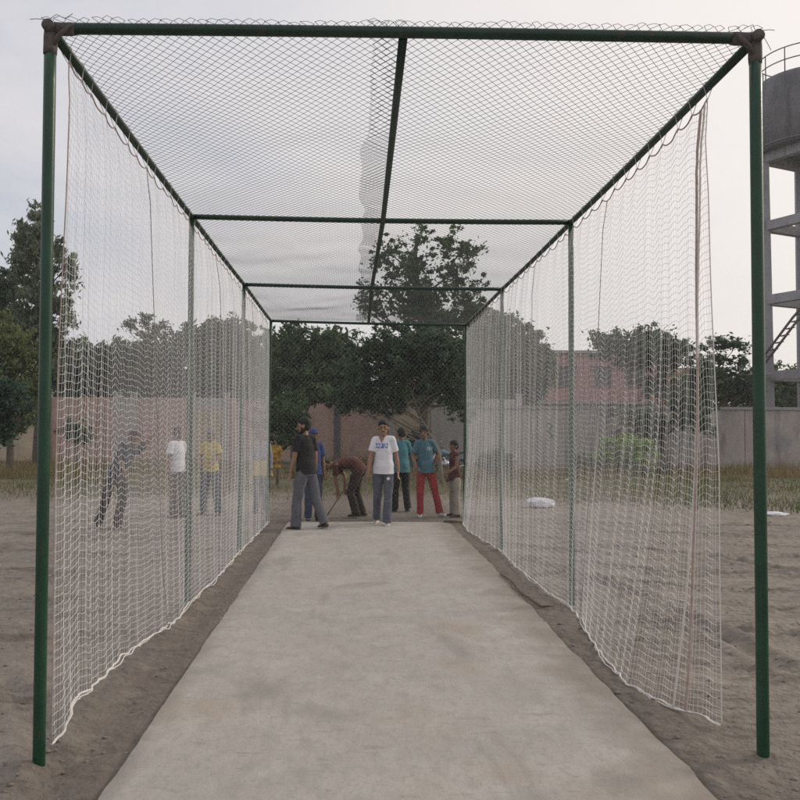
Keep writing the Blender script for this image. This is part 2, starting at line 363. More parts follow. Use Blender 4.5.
def rail_z(y, side):
    T = topL if side < 0 else topR
    return np.interp(y, [k*BAY for k in range(4)], [t[1] for t in T])
def roof_panel(x0, x1, p, zoff, seed, ph):
    y = np.arange(-0.045, 3*BAY+0.03, 0.039); n = len(y)
    nw = int((x1-x0)/p); i = np.arange(nw)
    alt = np.where(np.arange(n) % 2 == 0, -1, 1)*0.50*p
    r = np.random.default_rng(seed)
    Xp = x0+p*(i[:, None]+0.5)+alt[None]*np.where((np.arange(nw) % 2)[:, None] == ph, 1, -1)
    Xp = Xp + 0.028*np.exp(-(Xp-x0)/0.12)*np.sin(y*2.1+1.3*np.sin(y*3.7))[None]
    Yp = y[None]+0*Xp + 0.006*np.sin(Xp*9+y*1.3)
    Pp = np.stack([Xp, Yp, 0*Xp], -1)
    tx = (Xp+1.775)/3.55
    zb = rail_z(y, -1)[None]*(1-tx)+rail_z(y, 1)[None]*tx+0.030+zoff
    ph_ = np.abs(np.sin(PI*y/BAY))[None]
    half = np.abs(np.sin(PI*np.clip(tx*2, 0, 2)))
    sag = -0.06*ph_*half*(0.8+0.6*vnoise(Pp, 1.4, seed)) + 0.018*vnoise(Pp, 3.2, seed+1)*ph_
    zz = zb+sag-0.012*(1-half*ph_)
    first = (np.arange(n) == 0)[None]; sec = (np.arange(n) == 1)[None]; third = (np.arange(n) == 2)[None]
    lift = r.uniform(0.002, 0.016, (nw, 1))
    zz = zz + first*lift + sec*lift*0.8 + third*lift*0.3
    Pp = np.stack([Xp+first*r.normal(0, 0.006, (nw, 1)), Yp, zz], -1)
    g = G(); g.tubes(Pp, 0.00165, 3, ref=(0.02, 0.05, 1))
    # twisted selvedge loops over the front beam
    for k in range(ph, nw-1, 2):
        a = Pp[k, 0]; b = Pp[k+1, 0]; mid = (a+b)/2+np.array([0, -0.006, r.uniform(0.004, 0.012)])
        g.tubes(np.array([a, mid, b]), 0.0014, 3)
    return g
roof_panel(-1.80, 0.02, 0.0290, 0.004, 31, 0).build('roof_mesh', m_wire, cage)['label'] = 'left roof sheet of grey chain link'
roof_panel(-0.19, 1.80, 0.0290, 0.010, 37, 0).build('roof_mesh', m_wire, cage)['label'] = 'right roof sheet of grey chain link overlapping the left one'
# closing mesh at the far end
p = 0.042; z = np.arange(0.02, 3.58, 0.044); nw = int(3.52/p); i = np.arange(nw)
Xp = -1.755+p*(i[:, None]+0.5)+np.where(np.arange(len(z)) % 2 == 0, -1, 1)[None]*np.where(i[:, None] % 2 == 0, 1, -1)*0.52*p
Pp = np.stack([Xp, 3*BAY+0.03+0.012*vnoise(np.stack([Xp, 0*Xp, z[None]+0*Xp], -1), 2.5, 41), z[None]+0*Xp], -1)
g = G(); g.tubes(Pp, 0.0016, 3, ref=(0.02, 1, 0.05)); g.build('end_mesh', m_wire_e, cage)
# stray wire ends at the two front corners
for pts in ([(-1.79, -.03, 3.628), (-1.84, -.03, 3.632), (-1.87, -.03, 3.629)], [(-1.80, -.02, 3.62), (-1.74, -.03, 3.655), (-1.70, -.02, 3.64), (-1.66, -.03, 3.66)],
            [(1.78, -.03, 3.62), (1.83, -.03, 3.625), (1.855, -.03, 3.622)], [(1.80, -.02, 3.60), (1.815, -.03, 3.56), (1.835, -.03, 3.52)], [(1.76, -.03, 3.61), (1.74, -.04, 3.645), (1.70, -.03, 3.63)]):
    g = G(); g.tubes(np.array(pts), 0.002, 4); g.build('loose_wire', m_wire, cage)

# ------------------------------------------------------------------ side nets
m_net = mat('white_twine', (0.84, 0.83, 0.81), 0.9, col2=(0.92, 0.91, 0.90), scale=1.2)
m_rope = mat('beige_rope', (0.34, 0.25, 0.22), 0.95, col2=(0.52, 0.43, 0.39), scale=30)
m_cordw = mat('white_cord', (0.60, 0.57, 0.53), 0.95, col2=(0.74, 0.71, 0.68), scale=20)
m_seam = mat('seam_twine', (0.26, 0.22, 0.21), 0.95, col2=(0.40, 0.36, 0.34), scale=20)
def tri(x): return 2*np.abs(2*(x-np.floor(x+0.5)))-1
def net(side, seed, y_edge, bot_y, bot_z, bot_x, xtop, label, hooks):
    r = np.random.default_rng(seed)
    END = 3*BAY-0.34
    hooks = np.array(hooks)
    def top(y):
        k = np.clip(np.searchsorted(hooks, y)-1, 0, len(hooks)-2)
        t = np.clip((y-hooks[k])/(hooks[k+1]-hooks[k]), 0, 1); w_ = hooks[k+1]-hooks[k]
        return rail_z(y, side)-0.055-0.04*np.clip(y/1.0, 0, 1)*np.clip((5-y)/3, .55, 1)-(0.14*w_)*4*t*(1-t)
    # fold profile along the run, tighter near the camera end
    yy = np.linspace(-1, 13, 3000)
    lam = np.interp(yy, [0, 1, 3, 12], [0.14, 0.17, 0.25, 0.30])*(1+0.18*np.sin(yy*2.7+seed))
    phs = np.cumsum((yy[1]-yy[0])/lam)
    def P(sv, vv):
        y0 = y_edge(vv); y = y0+sv*(END-y0)
        zt = top(y); zb = np.interp(y, bot_y, bot_z)+0.006*np.sin(y*23+seed)
        z = zb+(zt-zb)*vv
        ph = np.interp(y, yy, phs)+0.12*np.sin(vv*5+y*1.1)+0.05*np.sin(vv*13+y)
        amp = np.interp(y, [0, 1.5, 4, 11], [0.006, 0.005, 0.0035, 0.003])*(0.25+0.75*np.clip((1-vv)*3, 0, 1))
        wob = np.clip(0.62+0.55*vnoise(np.stack([y*1.0, vv*3.2+0*y, 0*y], -1), 2.3, seed+5), 0.12, 1.2)
        z = z + 0.015*wob*tri(ph)*np.clip(vv*8, 0, 1)*np.clip((1-vv)*12, 0, 1) + 0.010*tri(ph*0.43+0.2)*np.clip((1-vv)*8, 0, 1)*np.clip(vv*8, 0, 1)
        z = z - 0.03*np.sin(PI*vv)*np.sin(y*0.9+seed)**2
        xb = np.interp(y, bot_y, bot_x)
        x = xtop+(xb-xtop)*(1-vv)**2.3 + amp*np.sin(2*PI*ph)+0.005*np.sin(2*PI*ph*0.31+vv*3)+0.012*vnoise(np.stack([y*0.9, vv*3.0, y*0], -1), 2.0, seed)
        x = x + side*0.03*np.sin(PI*vv)*np.sin(y*0.8)
        lim = 1.742+0.026*np.clip((vv-0.93)/0.07, 0, 1)
        x = x + side*0.03*np.clip((vv-0.9)/0.1, 0, 1)
        x = np.clip(x, -lim, lim)
        yo = y+0.004*np.cos(2*PI*ph)*np.clip(vv*6, 0, 1)
        return np.stack([x, yo, z], -1)
    root = empty('side_net', (xtop, 5.5, 0), label, 'net', 'white side nets hung inside the cage')
    nc, nr = 390, 80
    jit = np.cumsum(0.92+0.16*r.random(nc)); jit = (jit-jit[0])/(jit[-1]-jit[0])
    sv = jit; vv = np.linspace(0, 1, nr)
    g = G()
    A = P(sv[:, None]+0*vv[None], 0*sv[:, None]+vv[None])
    A = A + r.normal(0, 0.0010, A.shape)
    g.tubes(A, 0.00085, 3, ref=(1, 0.1, 0.0))
    Bm = np.transpose(A, (1, 0, 2)); g.tubes(Bm[1:-1], 0.0013, 3, ref=(1, 0.1, 0.0))
    g.build('netting', m_net, root)
    s1 = np.linspace(0, 1, 900)
    g = G(); q = P(s1, 0*s1+1.0); q[:, 2] += 0.003; g.pipe(q, 0.0048, 5); g.build('top_rope', m_rope, root)
    g = G(); q = P(s1, 0*s1); q += r.normal(0, 0.001, q.shape); q[:, 2] = np.maximum(q[:, 2], 0.008)
    g.pipe(q, 0.0062, 6)
    q2 = q.copy(); q2[:, 0] += -side*0.02*(0.6+0.6*np.sin(s1*60))*np.clip(np.interp(q[:, 1], [0, 1, 7, 11], [0, 1, 1, 0.2]), 0, 1); q2[:, 2] = np.maximum(q2[:, 2]-0.004+0.01*np.sin(s1*97), 0.007)
    g.pipe(q2, 0.0042, 5)
    g.build('bottom_rope', m_cordw, root)
    v1 = np.linspace(0, 1, 120)
    g = G(); q = P(0*v1+0.0, v1); g.pipe(q, 0.0034, 5); g.build('edge_rope', m_rope if side < 0 else m_cordw, root)
    for (ya, yb, rr, mm) in SEAMS[side]:
        g = G(); yy_ = yb+(ya-yb)*v1
        y0 = y_edge(v1); q = P((yy_-y0)/(END-y0), v1); q[:, 0] -= side*0.004
        g.pipe(q, rr, 5); g.build('seam_cord', mm, root)
    rx = -1.77 if side < 0 else 1.78
    for y in hooks:
        if y > END-0.05: continue
        a = P(np.array([(y-y_edge(1.0))/(END-y_edge(1.0))]), np.array([1.0]))[0]
        zc = rail_z(y, side)-0.002; a[2] = a[2]
        an = np.linspace(-0.6, 3.7, 12)
        xr_ = np.interp(y, [k*BAY for k in range(4)], [t[0] for t in (topL if side < 0 else topR)])
        ring = np.stack([xr_+0.0275*np.cos(an)*(-side), y+0.004*np.sin(an*2), zc+0.0275*np.sin(an)], -1)
        g = G(); g.tubes(np.concatenate([[a], ring, [a+np.array([0, 0.012, -0.02])]]), 0.0024, 4); g.build('tie_cord', m_cordw, root)
    return root
SEAMS = {-1: [(1.9, 2.6, 0.0030, m_seam), (5.0, 5.6, 0.003, m_seam), (8.3, 8.6, 0.003, m_seam)],
         1: [(0.66, 0.64, 0.0085, m_rope), (0.60, 0.72, 0.0060, m_cordw), (2.5, 3.1, 0.003, m_seam), (5.2, 5.0, 0.003, m_seam)]}
hl = [0.24, 0.45, 0.62, 0.90, 1.12, 1.42, 1.66]
hr = [0.58, 0.80, 1.02, 1.30, 1.52, 1.80]
while hl[-1] < 10.9: hl.append(hl[-1]+random.uniform(0.22, 0.36))
while hr[-1] < 10.9: hr.append(hr[-1]+random.uniform(0.24, 0.38))
hl.append(11.2); hr.append(11.2)
net(-1, 3, lambda v: np.interp(v, [0, 0.35, 0.7, 1], [-0.03, -0.03, 0.09, 0.23]),
    [-.1, .2, .36, .73, 1.32, 2.39, 3.0, 3.6, 4.9, 7.4, 11.2], [.08, .10, .19, .145, .16, .08, .03, .05, .02, .03, .03],
    [-1.695, -1.70, -1.71, -1.72, -1.72, -1.72, -1.71, -1.73, -1.72, -1.735, -1.72], -1.735, 'white square mesh side net hanging on the left side of the cage', hl)
net(1, 8, lambda v: np.interp(v, [0, 0.4, 0.85, 1], [0.40, 0.42, 0.52, 0.58]),
    [.4, .8, 1.18, 1.6, 2.3, 2.92, 3.63, 4.45, 5.9, 7.2, 8.4, 9.6, 11.2], [0.03, .02, .015, .015, .015, .02, .02, .02, .02, .02, .02, .02, .02],
    [1.73, 1.56, 1.47, 1.50, 1.56, 1.675, 1.73, 1.666, 1.676, 1.73, 1.657, 1.60, 1.70], 1.735, 'white square mesh side net on the right, its hem trailing inward on the dirt', hr)

# ------------------------------------------------------------------ walls and structures behind
m_pink = mat('pink_brick', (0.49, 0.31, 0.26), 0.92, col2=(0.60, 0.42, 0.355), scale=0.8, bump=0.01, bscale=9)
m_tan = mat('tan_plaster', (0.52, 0.41, 0.29), 0.92, col2=(0.66, 0.54, 0.40), scale=1.2, bump=0.01, bscale=9)
m_grey = mat('grey_plaster', (0.36, 0.335, 0.325), 0.9, col2=(0.47, 0.44, 0.42), scale=1.5, bump=0.006, bscale=20)
m_dgrey = mat('dark_grey_plaster', (0.10, 0.09, 0.09), 0.9, col2=(0.17, 0.155, 0.15), scale=2, bump=0.006, bscale=20)
def bricks(m, bw, bh, mortar_col, amount=0.5):
    nt = m.node_tree; b = nt.nodes['Principled BSDF']; old = b.inputs['Base Color'].links[0].from_socket
    tc = nt.nodes.new('ShaderNodeTexCoord'); sp = nt.nodes.new('ShaderNodeSeparateXYZ'); cb = nt.nodes.new('ShaderNodeCombineXYZ')
    nt.links.new(tc.outputs['Object'], sp.inputs[0]); nt.links.new(sp.outputs[0], cb.inputs[0]); nt.links.new(sp.outputs[2], cb.inputs[1])
    br = nt.nodes.new('ShaderNodeTexBrick'); br.inputs['Scale'].default_value = 1; br.inputs['Brick Width'].default_value = bw; br.inputs['Row Height'].default_value = bh
    br.inputs['Mortar Size'].default_value = 0.012; br.inputs['Color1'].default_value = (1, 1, 1, 1); br.inputs['Color2'].default_value = (0.7, 0.68, 0.66, 1); br.inputs['Mortar'].default_value = (*mortar_col, 1)
    nt.links.new(cb.outputs[0], br.inputs['Vector'])
    mx = nt.nodes.new('ShaderNodeMix'); mx.data_type = 'RGBA'; mx.blend_type = 'MULTIPLY'; mx.inputs[0].default_value = amount
    nt.links.new(old, mx.inputs[6]); nt.links.new(br.outputs['Color'], mx.inputs[7]); nt.links.new(mx.outputs[2], b.inputs['Base Color'])
bricks(m_pink, 0.23, 0.08, (0.55, 0.5, 0.45)); bricks(m_tan, 0.23, 0.08, (0.6, 0.55, 0.5), 0.45)
for m_ in (m_pink, m_tan):
    add_layer(m_, noise_fac(0.5, 0.5, 0.62, (1, 1, 0.6), detail=8), (0.42, 0.35, 0.28), 0.55)
    add_layer(m_, noise_fac(1.4, 0.55, 0.7, (1, 1, 0.35), loc=(3, 1, 5), detail=8), (0.20, 0.16, 0.135), 0.5)

D1 = 45.0; Y1 = wy(D1)
bw = empty('brick_wall', (0, Y1, 0), 'long patchy pink and tan brick boundary wall behind the players', 'wall')
edges_px = [-260, -150, -60, 50, 118, 134, 192, 226, 337, 392, 434, 470, 520]
kinds = ['tan', 'tan', 'tan', 'pink', 'grey', 'pink', 'tan', 'pink', 'pink', 'tan', 'grey2', 'pink']
for a, b, kd in zip(edges_px[:-1], edges_px[1:], kinds):
    xa, xb = wx(a, D1)+0.16, wx(b, D1)-0.16
    g = G(); low = 2.75
    g.box(((xa+xb)/2, Y1+.14, low/2-0.3), (xb-xa, 0.24, low+0.6))
    g.build('brick_panel', {'pink': m_pink, 'tan': m_tan, 'grey': m_grey, 'grey2': m_grey}[kd], bw, smooth=False)
    g = G(); g.box(((xa+xb)/2, Y1+.14, low+0.32), (xb-xa, 0.22, 0.64)); g.build('plaster_band', m_grey if kd not in ('pink',) or a > 300 else m_pink, bw, smooth=False)
for a in edges_px:
    g = G(); g.box((wx(a, D1), Y1+0.12, 1.6), (0.318, 0.36, 4.0)); g.box((wx(a, D1), Y1+0.12, 3.63), (0.42, 0.46, 0.07)); g.build('pilaster', m_dgrey if a == 337 else m_grey, bw, smooth=False)

D2 = 36.0; Y2 = wy(D2)
m_cwall = mat('weathered_wall', (0.35, 0.31, 0.28), 0.92, col2=(0.45, 0.405, 0.365), scale=0.9, bump=0.006, bscale=15)
add_layer(m_cwall, noise_fac(2.2, 0.52, 0.7, (1, 1, 0.2), detail=8), (0.15, 0.135, 0.13), 0.6)
add_layer(m_cwall, noise_fac(1.2, 0.55, 0.7, (1, 1, 0.7), loc=(5, 2, 1), detail=8), (0.19, 0.20, 0.225), 0.5)
m_cope = mat('coping', (0.26, 0.25, 0.245), 0.9, col2=(0.34, 0.325, 0.32), scale=2)
cw = empty('compound_wall', (14, Y2, 0), 'long grey rendered compound wall with a flat coping on the right', 'wall')
x0, x1 = wx(468, D2), 46.0; n_ = 14; HW = 2.62
for i in range(n_):
    a = x0+(x1-x0)*i/n_; b = x0+(x1-x0)*(i+1)/n_
    g = G(); g.box(((a+b)/2, Y2+.12, HW/2-0.3), (b-a-0.03, 0.22, HW+0.6)); g.build('wall_panel', m_cwall, cw, smooth=False)
    g = G(); g.box((a, Y2+.13, HW/2-0.3), (0.028, 0.2, HW+0.58)); g.build('panel_joint', m_dgrey, cw, smooth=False)
g = G(); g.box(((x0+x1)/2, Y2+.12, HW+0.063), (x1-x0, 0.34, 0.12)); g.build('coping', m_cope, cw, smooth=False)
m_gpaint = mat('green_daub', (0.02, 0.11, 0.06), 0.8, var=0.3, scale=9)
px_, zc_ = wx(549.5, D2), wz(430, D2)
g = G(); q = np.array([(-.10, 0, .26), (.02, 0, .33), (.13, 0, .22), (.05, 0, .06), (-.06, 0, -.02), (.08, 0, -.12), (.14, 0, -.26), (.0, 0, -.33)])
q = q+np.array([px_, Y2+.004, zc_]); g.tubes(q, 0.035, 5, ref=(0, 1, 0)); g.build('painted_mark', m_gpaint, cw)

# pink house behind the compound wall
m_house = mat('pink_house_paint', (0.34, 0.17, 0.155), 0.9, col2=(0.44, 0.235, 0.21), scale=0.5, bump=0.004, bscale=15)
m_house2 = mat('red_house_paint', (0.36, 0.13, 0.11), 0.9, col2=(0.45, 0.18, 0.15), scale=0.7)
m_glass = mat('dark_glass', (0.02, 0.022, 0.025), 0.15, spec=0.6)
m_frame = mat('window_frame', (0.22, 0.2, 0.19), 0.7, var=0.2)
D3 = 62.0; Y3 = wy(D3)
hs = empty('pink_house', (wx(580, D3), Y3, 0), 'two storey pink painted house rising behind the compound wall', 'house')
xa, xb = wx(478, D3), wx(652, D3); HH = wz(352, D3)
g = G(); g.box(((xa+xb)/2, Y3+4, HH/2), (xb-xa, 8, HH)); g.build('wall', m_house, hs, smooth=False)
g = G(); g.box((wx(676.5, D3), Y3+3.0, wz(366, D3)/2), (wx(702, D3)-wx(652, D3)-.02, 6.0, wz(366, D3))); g.build('side_wing', m_house2, hs, smooth=False)
g = G(); g.box(((xa+xb)/2, Y3+4, HH+0.1), (xb-xa+0.7, 8.7, 0.2)); g.build('roof_slab', m_cope, hs, smooth=False)
g = G(); g.box(((xa+xb)/2, Y3+0.05-.3, HH/2+.1), (xb-xa+0.3, .5, 0.18)); g.build('floor_band', m_cope, hs, smooth=False)
for px in (498, 530, 566, 604, 636):
    for zz in (1.5, HH-1.9):
        x_ = wx(px, D3)
        g = G(); g.box((x_, Y3-0.02, zz+0.1), (1.35, 0.10, 1.35)); f = g.build('window', m_frame, hs, smooth=False)
        g = G(); g.box((x_-.31, Y3-0.05, zz+0.1), (0.56, 0.06, 1.2)); g.build('pane', m_glass, f, smooth=False)
        g = G(); g.box((x_+.31, Y3-0.05, zz+0.1), (0.56, 0.06, 1.2)); g.build('pane', m_glass, f, smooth=False)
        g = G(); g.box((x_, Y3-0.22, zz+0.98), (1.7, 0.44, 0.08)); g.build('sunshade', m_cope, f, smooth=False)

# water tower
m_tank = mat('tank_concrete', (0.12, 0.118, 0.125), 0.9, col2=(0.20, 0.193, 0.197), scale=0.7, bump=0.01, bscale=12)
add_layer(m_tank, noise_fac(2.0, 0.5, 0.68, (1, 1, 0.25), detail=8), (0.07, 0.072, 0.085), 0.6)
m_col = mat('column_concrete', (0.27, 0.265, 0.28), 0.9, col2=(0.36, 0.35, 0.36), scale=1.0, bump=0.006, bscale=14)
add_layer(m_col, noise_fac(3.0, 0.55, 0.7, (1, 1, 0.2), detail=8), (0.16, 0.155, 0.16), 0.5)
m_rust = mat('rusty_steel', (0.10, 0.085, 0.08), 0.7, var=0.3, scale=6)
DT = 48.0; TX, TY = wx(816, DT), wy(DT)
tw = empty('water_tower', (TX, TY, 0), 'grey concrete water tower with round tank on framed columns, at the right edge', 'tower')
ZB, ZT, R = 17.9, 21.9, 2.62
g = G(); ang = np.linspace(0, 2*PI, 65)
prof = [(0.0, ZB-.02), (R-0.12, ZB-.02), (R, ZB+0.05), (R, ZT-.25), (R-.08, ZT), (R-1.2, ZT+0.35), (0.0, ZT+0.6)]
g.grid(np.array([[(TX+r_*math.cos(a), TY+r_*math.sin(a), z_) for z_ in [zz] ][0] for (r_, zz) in prof for a in ang]).reshape(len(prof), 65, 3)[::-1])
g.build('tank', m_tank, tw)
g = G(); g.tubes(np.array([(TX+(R+.015)*math.cos(a), TY+(R+.015)*math.sin(a), ZB+.16) for a in ang]), 0.06, 6, ref=(0, 0, 1)); g.build('tank_rim', m_tank, tw)
for zz in (0.65, 1.35):
    g = G(); g.tubes(np.array([(TX+(R-.08)*math.cos(a), TY+(R-.08)*math.sin(a), ZT+zz) for a in ang]), 0.032, 6, ref=(0, 0, 1)); g.build('rail', m_rust, tw)
for k in range(12):
    a = k*PI/6+0.12
    g = G(); g.pipe([(TX+(R-.08)*math.cos(a), TY+(R-.08)*math.sin(a), ZT-.1), (TX+(R-.08)*math.cos(a), TY+(R-.08)*math.sin(a), ZT+1.35)], 0.032, 8); g.build('rail_post', m_rust, tw)
RC = 2.27; corners = []
for k in range(4):
    a = PI+k*PI/2-0.35; cc = np.array([math.cos(a), math.sin(a)]); corners.append(cc)
    g = G(); zz = [(-.3, 0.36), (17.86, 0.30)]
    lo = [(TX+RC*cc[0], TY+RC*cc[1], -.3), (TX+(RC+.12)*cc[0], TY+(RC+.12)*cc[1], 17.89)]
    r_ = Matrix.Rotation(a, 3, 'Z')
    V = []
    for (pc, h_) in zip(lo, (.37, .33)):
        for (sx_, sy_) in ((-1,-1),(1,-1),(1,1),(-1,1)):
            v_ = r_ @ Vector((sx_*h_, sy_*h_, 0)); V.append((pc[0]+v_.x, pc[1]+v_.y, pc[2]))
    g.add(V, [(0,1,5,4),(1,2,6,5),(2,3,7,6),(3,0,4,7),(4,5,6,7)]); g.build('column', m_col, tw, smooth=False)
for zz in (4.95, 9.35, 13.65, 17.62):
    for k in range(4):
        a, b = corners[k], corners[(k+1) % 4]; mid = (a+b)/2*(RC+0.05); d_ = (b-a); L_ = np.hypot(*d_)*RC-0.55
        g = G(); g.box((TX+mid[0], TY+mid[1], zz), (L_, 0.42, 0.52), rz=math.atan2(d_[1], d_[0])); g.build('tie_beam', m_col, tw, smooth=False)
lx, ly = wx(765, 46.2), TY-0.2
g = G(); g.box((lx+0.35, ly, 5.0), (1.5, 1.3, 0.16)); g.build('landing', m_col, tw, smooth=False)
for dy_ in (-0.75, 0.15):
    g = G(); g.pipe([(wx(768, 46.5), ly+dy_, 5.1), (wx(804, 46.5), ly+dy_-.8, 8.1), (wx(830, 46.5), ly+dy_-1.2, 9.9)], 0.07, 8); g.build('stair_stringer', m_rust, tw)
for k in range(12):
    t_ = k/12; x_ = wx(768, 46.5)*(1-t_)+wx(830, 46.5)*t_
    g = G(); g.box((x_, ly-.3-1.1*t_, 5.15+4.7*t_), (0.26, 0.86, 0.03)); g.build('stair_tread', m_rust, tw, smooth=False)

DP = 50; g = G(); g.pipe([(wx(744.5, DP), wy(DP), 0), (wx(744.3, DP), wy(DP), wz(366, DP))], 0.075, 10)
one('light_pole', g, m_cope, 'thin pale pole standing behind the compound wall beside the tower', 'pole')

# ------------------------------------------------------------------ trees
def leafmat(name, dark, light, trans=0.45):
    m = bpy.data.materials.new(name); m.use_nodes = True; nt = m.node_tree; b = nt.nodes['Principled BSDF']
    at = nt.nodes.new('ShaderNodeAttribute'); at.attribute_name = 'tone'
    r = nt.nodes.new('ShaderNodeValToRGB'); r.color_ramp.elements[0].color = (*dark, 1); r.color_ramp.elements[1].color = (*light, 1)
    nt.links.new(at.outputs['Fac'], r.inputs['Fac']); nt.links.new(r.outputs['Color'], b.inputs['Base Color'])
    b.inputs['Roughness'].default_value = 0.6; b.inputs['Specular IOR Level'].default_value = 0.25
    tr = nt.nodes.new('ShaderNodeBsdfTranslucent'); nt.links.new(r.outputs['Color'], tr.inputs['Color'])
    mx = nt.nodes.new('ShaderNodeMixShader'); mx.inputs[0].default_value = trans
    nt.links.new(b.outputs[0], mx.inputs[1]); nt.links.new(tr.outputs[0], mx.inputs[2]); nt.links.new(mx.outputs[0], nt.nodes['Material Output'].inputs['Surface'])
    return m
L_euc = leafmat('grey_green_leaves', (0.085, 0.115, 0.065), (0.21, 0.25, 0.155))
L_dark = leafmat('dark_leaves', (0.036, 0.066, 0.036), (0.10, 0.155, 0.085))
L_mid = leafmat('mid_leaves', (0.052, 0.092, 0.04), (0.14, 0.20, 0.085))
L_blue = leafmat('blue_green_leaves', (0.035, 0.07, 0.05), (0.085, 0.14, 0.10))
L_lime = leafmat('lime_leaves', (0.14, 0.24, 0.04), (0.32, 0.46, 0.10))
L_olive = leafmat('olive_leaves', (0.085, 0.11, 0.04), (0.21, 0.24, 0.09))
L_dry = leafmat('dry_stems', (0.13, 0.10, 0.045), (0.30, 0.23, 0.11))
m_bark = mat('bark', (0.07, 0.055, 0.043), 0.95, col2=(0.15, 0.12, 0.095), scale=9, bump=0.01, bscale=30)
m_bark_l = mat('pale_bark', (0.16, 0.13, 0.10), 0.95, col2=(0.27, 0.23, 0.185), scale=7, bump=0.01, bscale=30)
def leaves(g, C, rad, per, size, r, droop=0.0, asp=2.2, flat=0.0, cloud=1.0):
    """leaf-sized rhombi scattered about the clump centres C with radii rad"""
    n = len(C)*per
    c = np.repeat(C, per, 0); rr = np.repeat(rad, per)
    d = r.normal(size=(n, 3)); d /= np.linalg.norm(d, axis=1)[:, None]
    q = c + d*(rr*np.minimum(1.9, np.abs(r.normal(0, 0.62, n))+0.12))[:, None]*np.array([1, 1, 0.75*cloud])
    a = r.normal(size=(n, 3))*np.array([1, 1, 1-flat]); a[:, 2] -= droop; a /= np.linalg.norm(a, axis=1)[:, None]
    b = np.cross(a, r.normal(size=(n, 3))*np.array([1-flat, 1-flat, 1])); b /= np.linalg.norm(b, axis=1)[:, None]+1e-9
    s_ = size*r.uniform(0.55, 1.35, n)[:, None]
    V = np.stack([q-a*s_*asp/2, q+b*s_/2-a*s_*.1, q+a*s_*asp/2, q-b*s_/2-a*s_*.1], 1).reshape(-1, 3)
    tone = np.repeat(np.clip(np.repeat(r.random(len(C)), per)*0.55+r.random(n)*0.45, 0, 1), 4)
    g.add(V, np.arange(4*n).reshape(-1, 4), tone+0.001)
def tree(name, label, base, trunk, crown, nclump, per, lsize, lm, bm_, tr=0.16, seed=1, droop=0.0, asp=2.2, group='trees beyond the playing ground', crad=(0.3, 0.6), limbs=16, flat=0.0, cat='tree', shell=0.33, twig=0.02):
    """base (x,y); trunk: list of points above the base; crown: ellipsoids (x,y,z,rx,ry,rz) in world metres"""
    r = np.random.default_rng(seed)
    root = empty(name, (base[0], base[1], 0), label, cat, group)
    if nclump > 100: nclump, per, crad = int(nclump*2.0), int(per*0.52), (crad[0]*0.45, crad[1]*0.95)
    w_ = np.array([e_[3]*e_[4]*e_[5] for e_ in crown])**0.75; w_ = w_/w_.sum()
    idx = r.choice(len(crown), nclump, p=w_); E_ = np.array(crown)[idx]
    d = r.normal(size=(nclump, 3)); d /= np.linalg.norm(d, axis=1)[:, None]
    C = E_[:, :3]+d*(r.random(nclump)**shell)[:, None]*E_[:, 3:]*(1+0.26*r.normal(size=(nclump, 1)))+r.normal(0, 0.12, (nclump, 3))
    C[:, 2] = np.maximum(C[:, 2], 0.15)
    rad = crad[0]+(crad[1]-crad[0])*r.random(nclump)**1.3
    g = G()
    tp = np.array([(base[0], base[1], -0.25)]+[tuple(t) for t in trunk], float)
    t_ = np.linspace(0, 1, 14); k_ = np.linspace(0, 1, len(tp))
    T = np.stack([np.interp(t_, k_, tp[:, i]) for i in range(3)], -1); T += (np.sin(t_*9+seed)[:, None]*0.03*tr/0.16)*np.array([1, 0.6, 0])
    g.pipe(T, tr*(1.15-0.8*t_), 10)
    g.build('trunk', bm_, root)
    g = G()
    pick = r.choice(nclump, min(limbs, nclump), replace=False)
    for k in pick:
        e_ = C[k]; j = int(np.clip(np.argmin(np.abs(T[:, 2]-(e_[2]-0.55*np.linalg.norm(e_[:2]-T[-1, :2])-.3))), 3, 13)); a = T[j]
        tt = np.linspace(0, 1, 8)[:, None]; mid = (a+e_)/2+r.normal(size=3)*0.12*np.linalg.norm(e_-a)-np.array([0, 0, 0.06*np.linalg.norm(e_-a)])
        pts = a*(1-tt)**2+2*mid*tt*(1-tt)+e_*tt**2
        g.tubes(pts, tr*0.42*(1.05-tt[:, 0])**1.1*(1.1-0.5*j/13)+twig*0.4, 5)
        near_ = np.argsort(np.linalg.norm(C-e_, axis=1))[1:4]
        for q in near_:
            s0 = pts[5]; m2 = (s0+C[q])/2+r.normal(size=3)*0.1; g.tubes(np.array([s0, m2, C[q]]), np.array([twig*1.2, twig*.8, twig*.3]), 4)
    g.build('branches', bm_, root)
    g = G(); leaves(g, C, rad, per, lsize, r, droop, asp, flat)
    g.build('crown', lm, root, smooth=False)
    return root
def el(px, py, d, rpx, rpy, ry=None):
    k = d/F; return (wx(px, d), wy(d), wz(py, d), rpx*k, (ry if ry else rpx*k), rpy*k)
def tk(px, py, d, dy=0.0): return (wx(px, d), wy(d)+dy, wz(py, d))

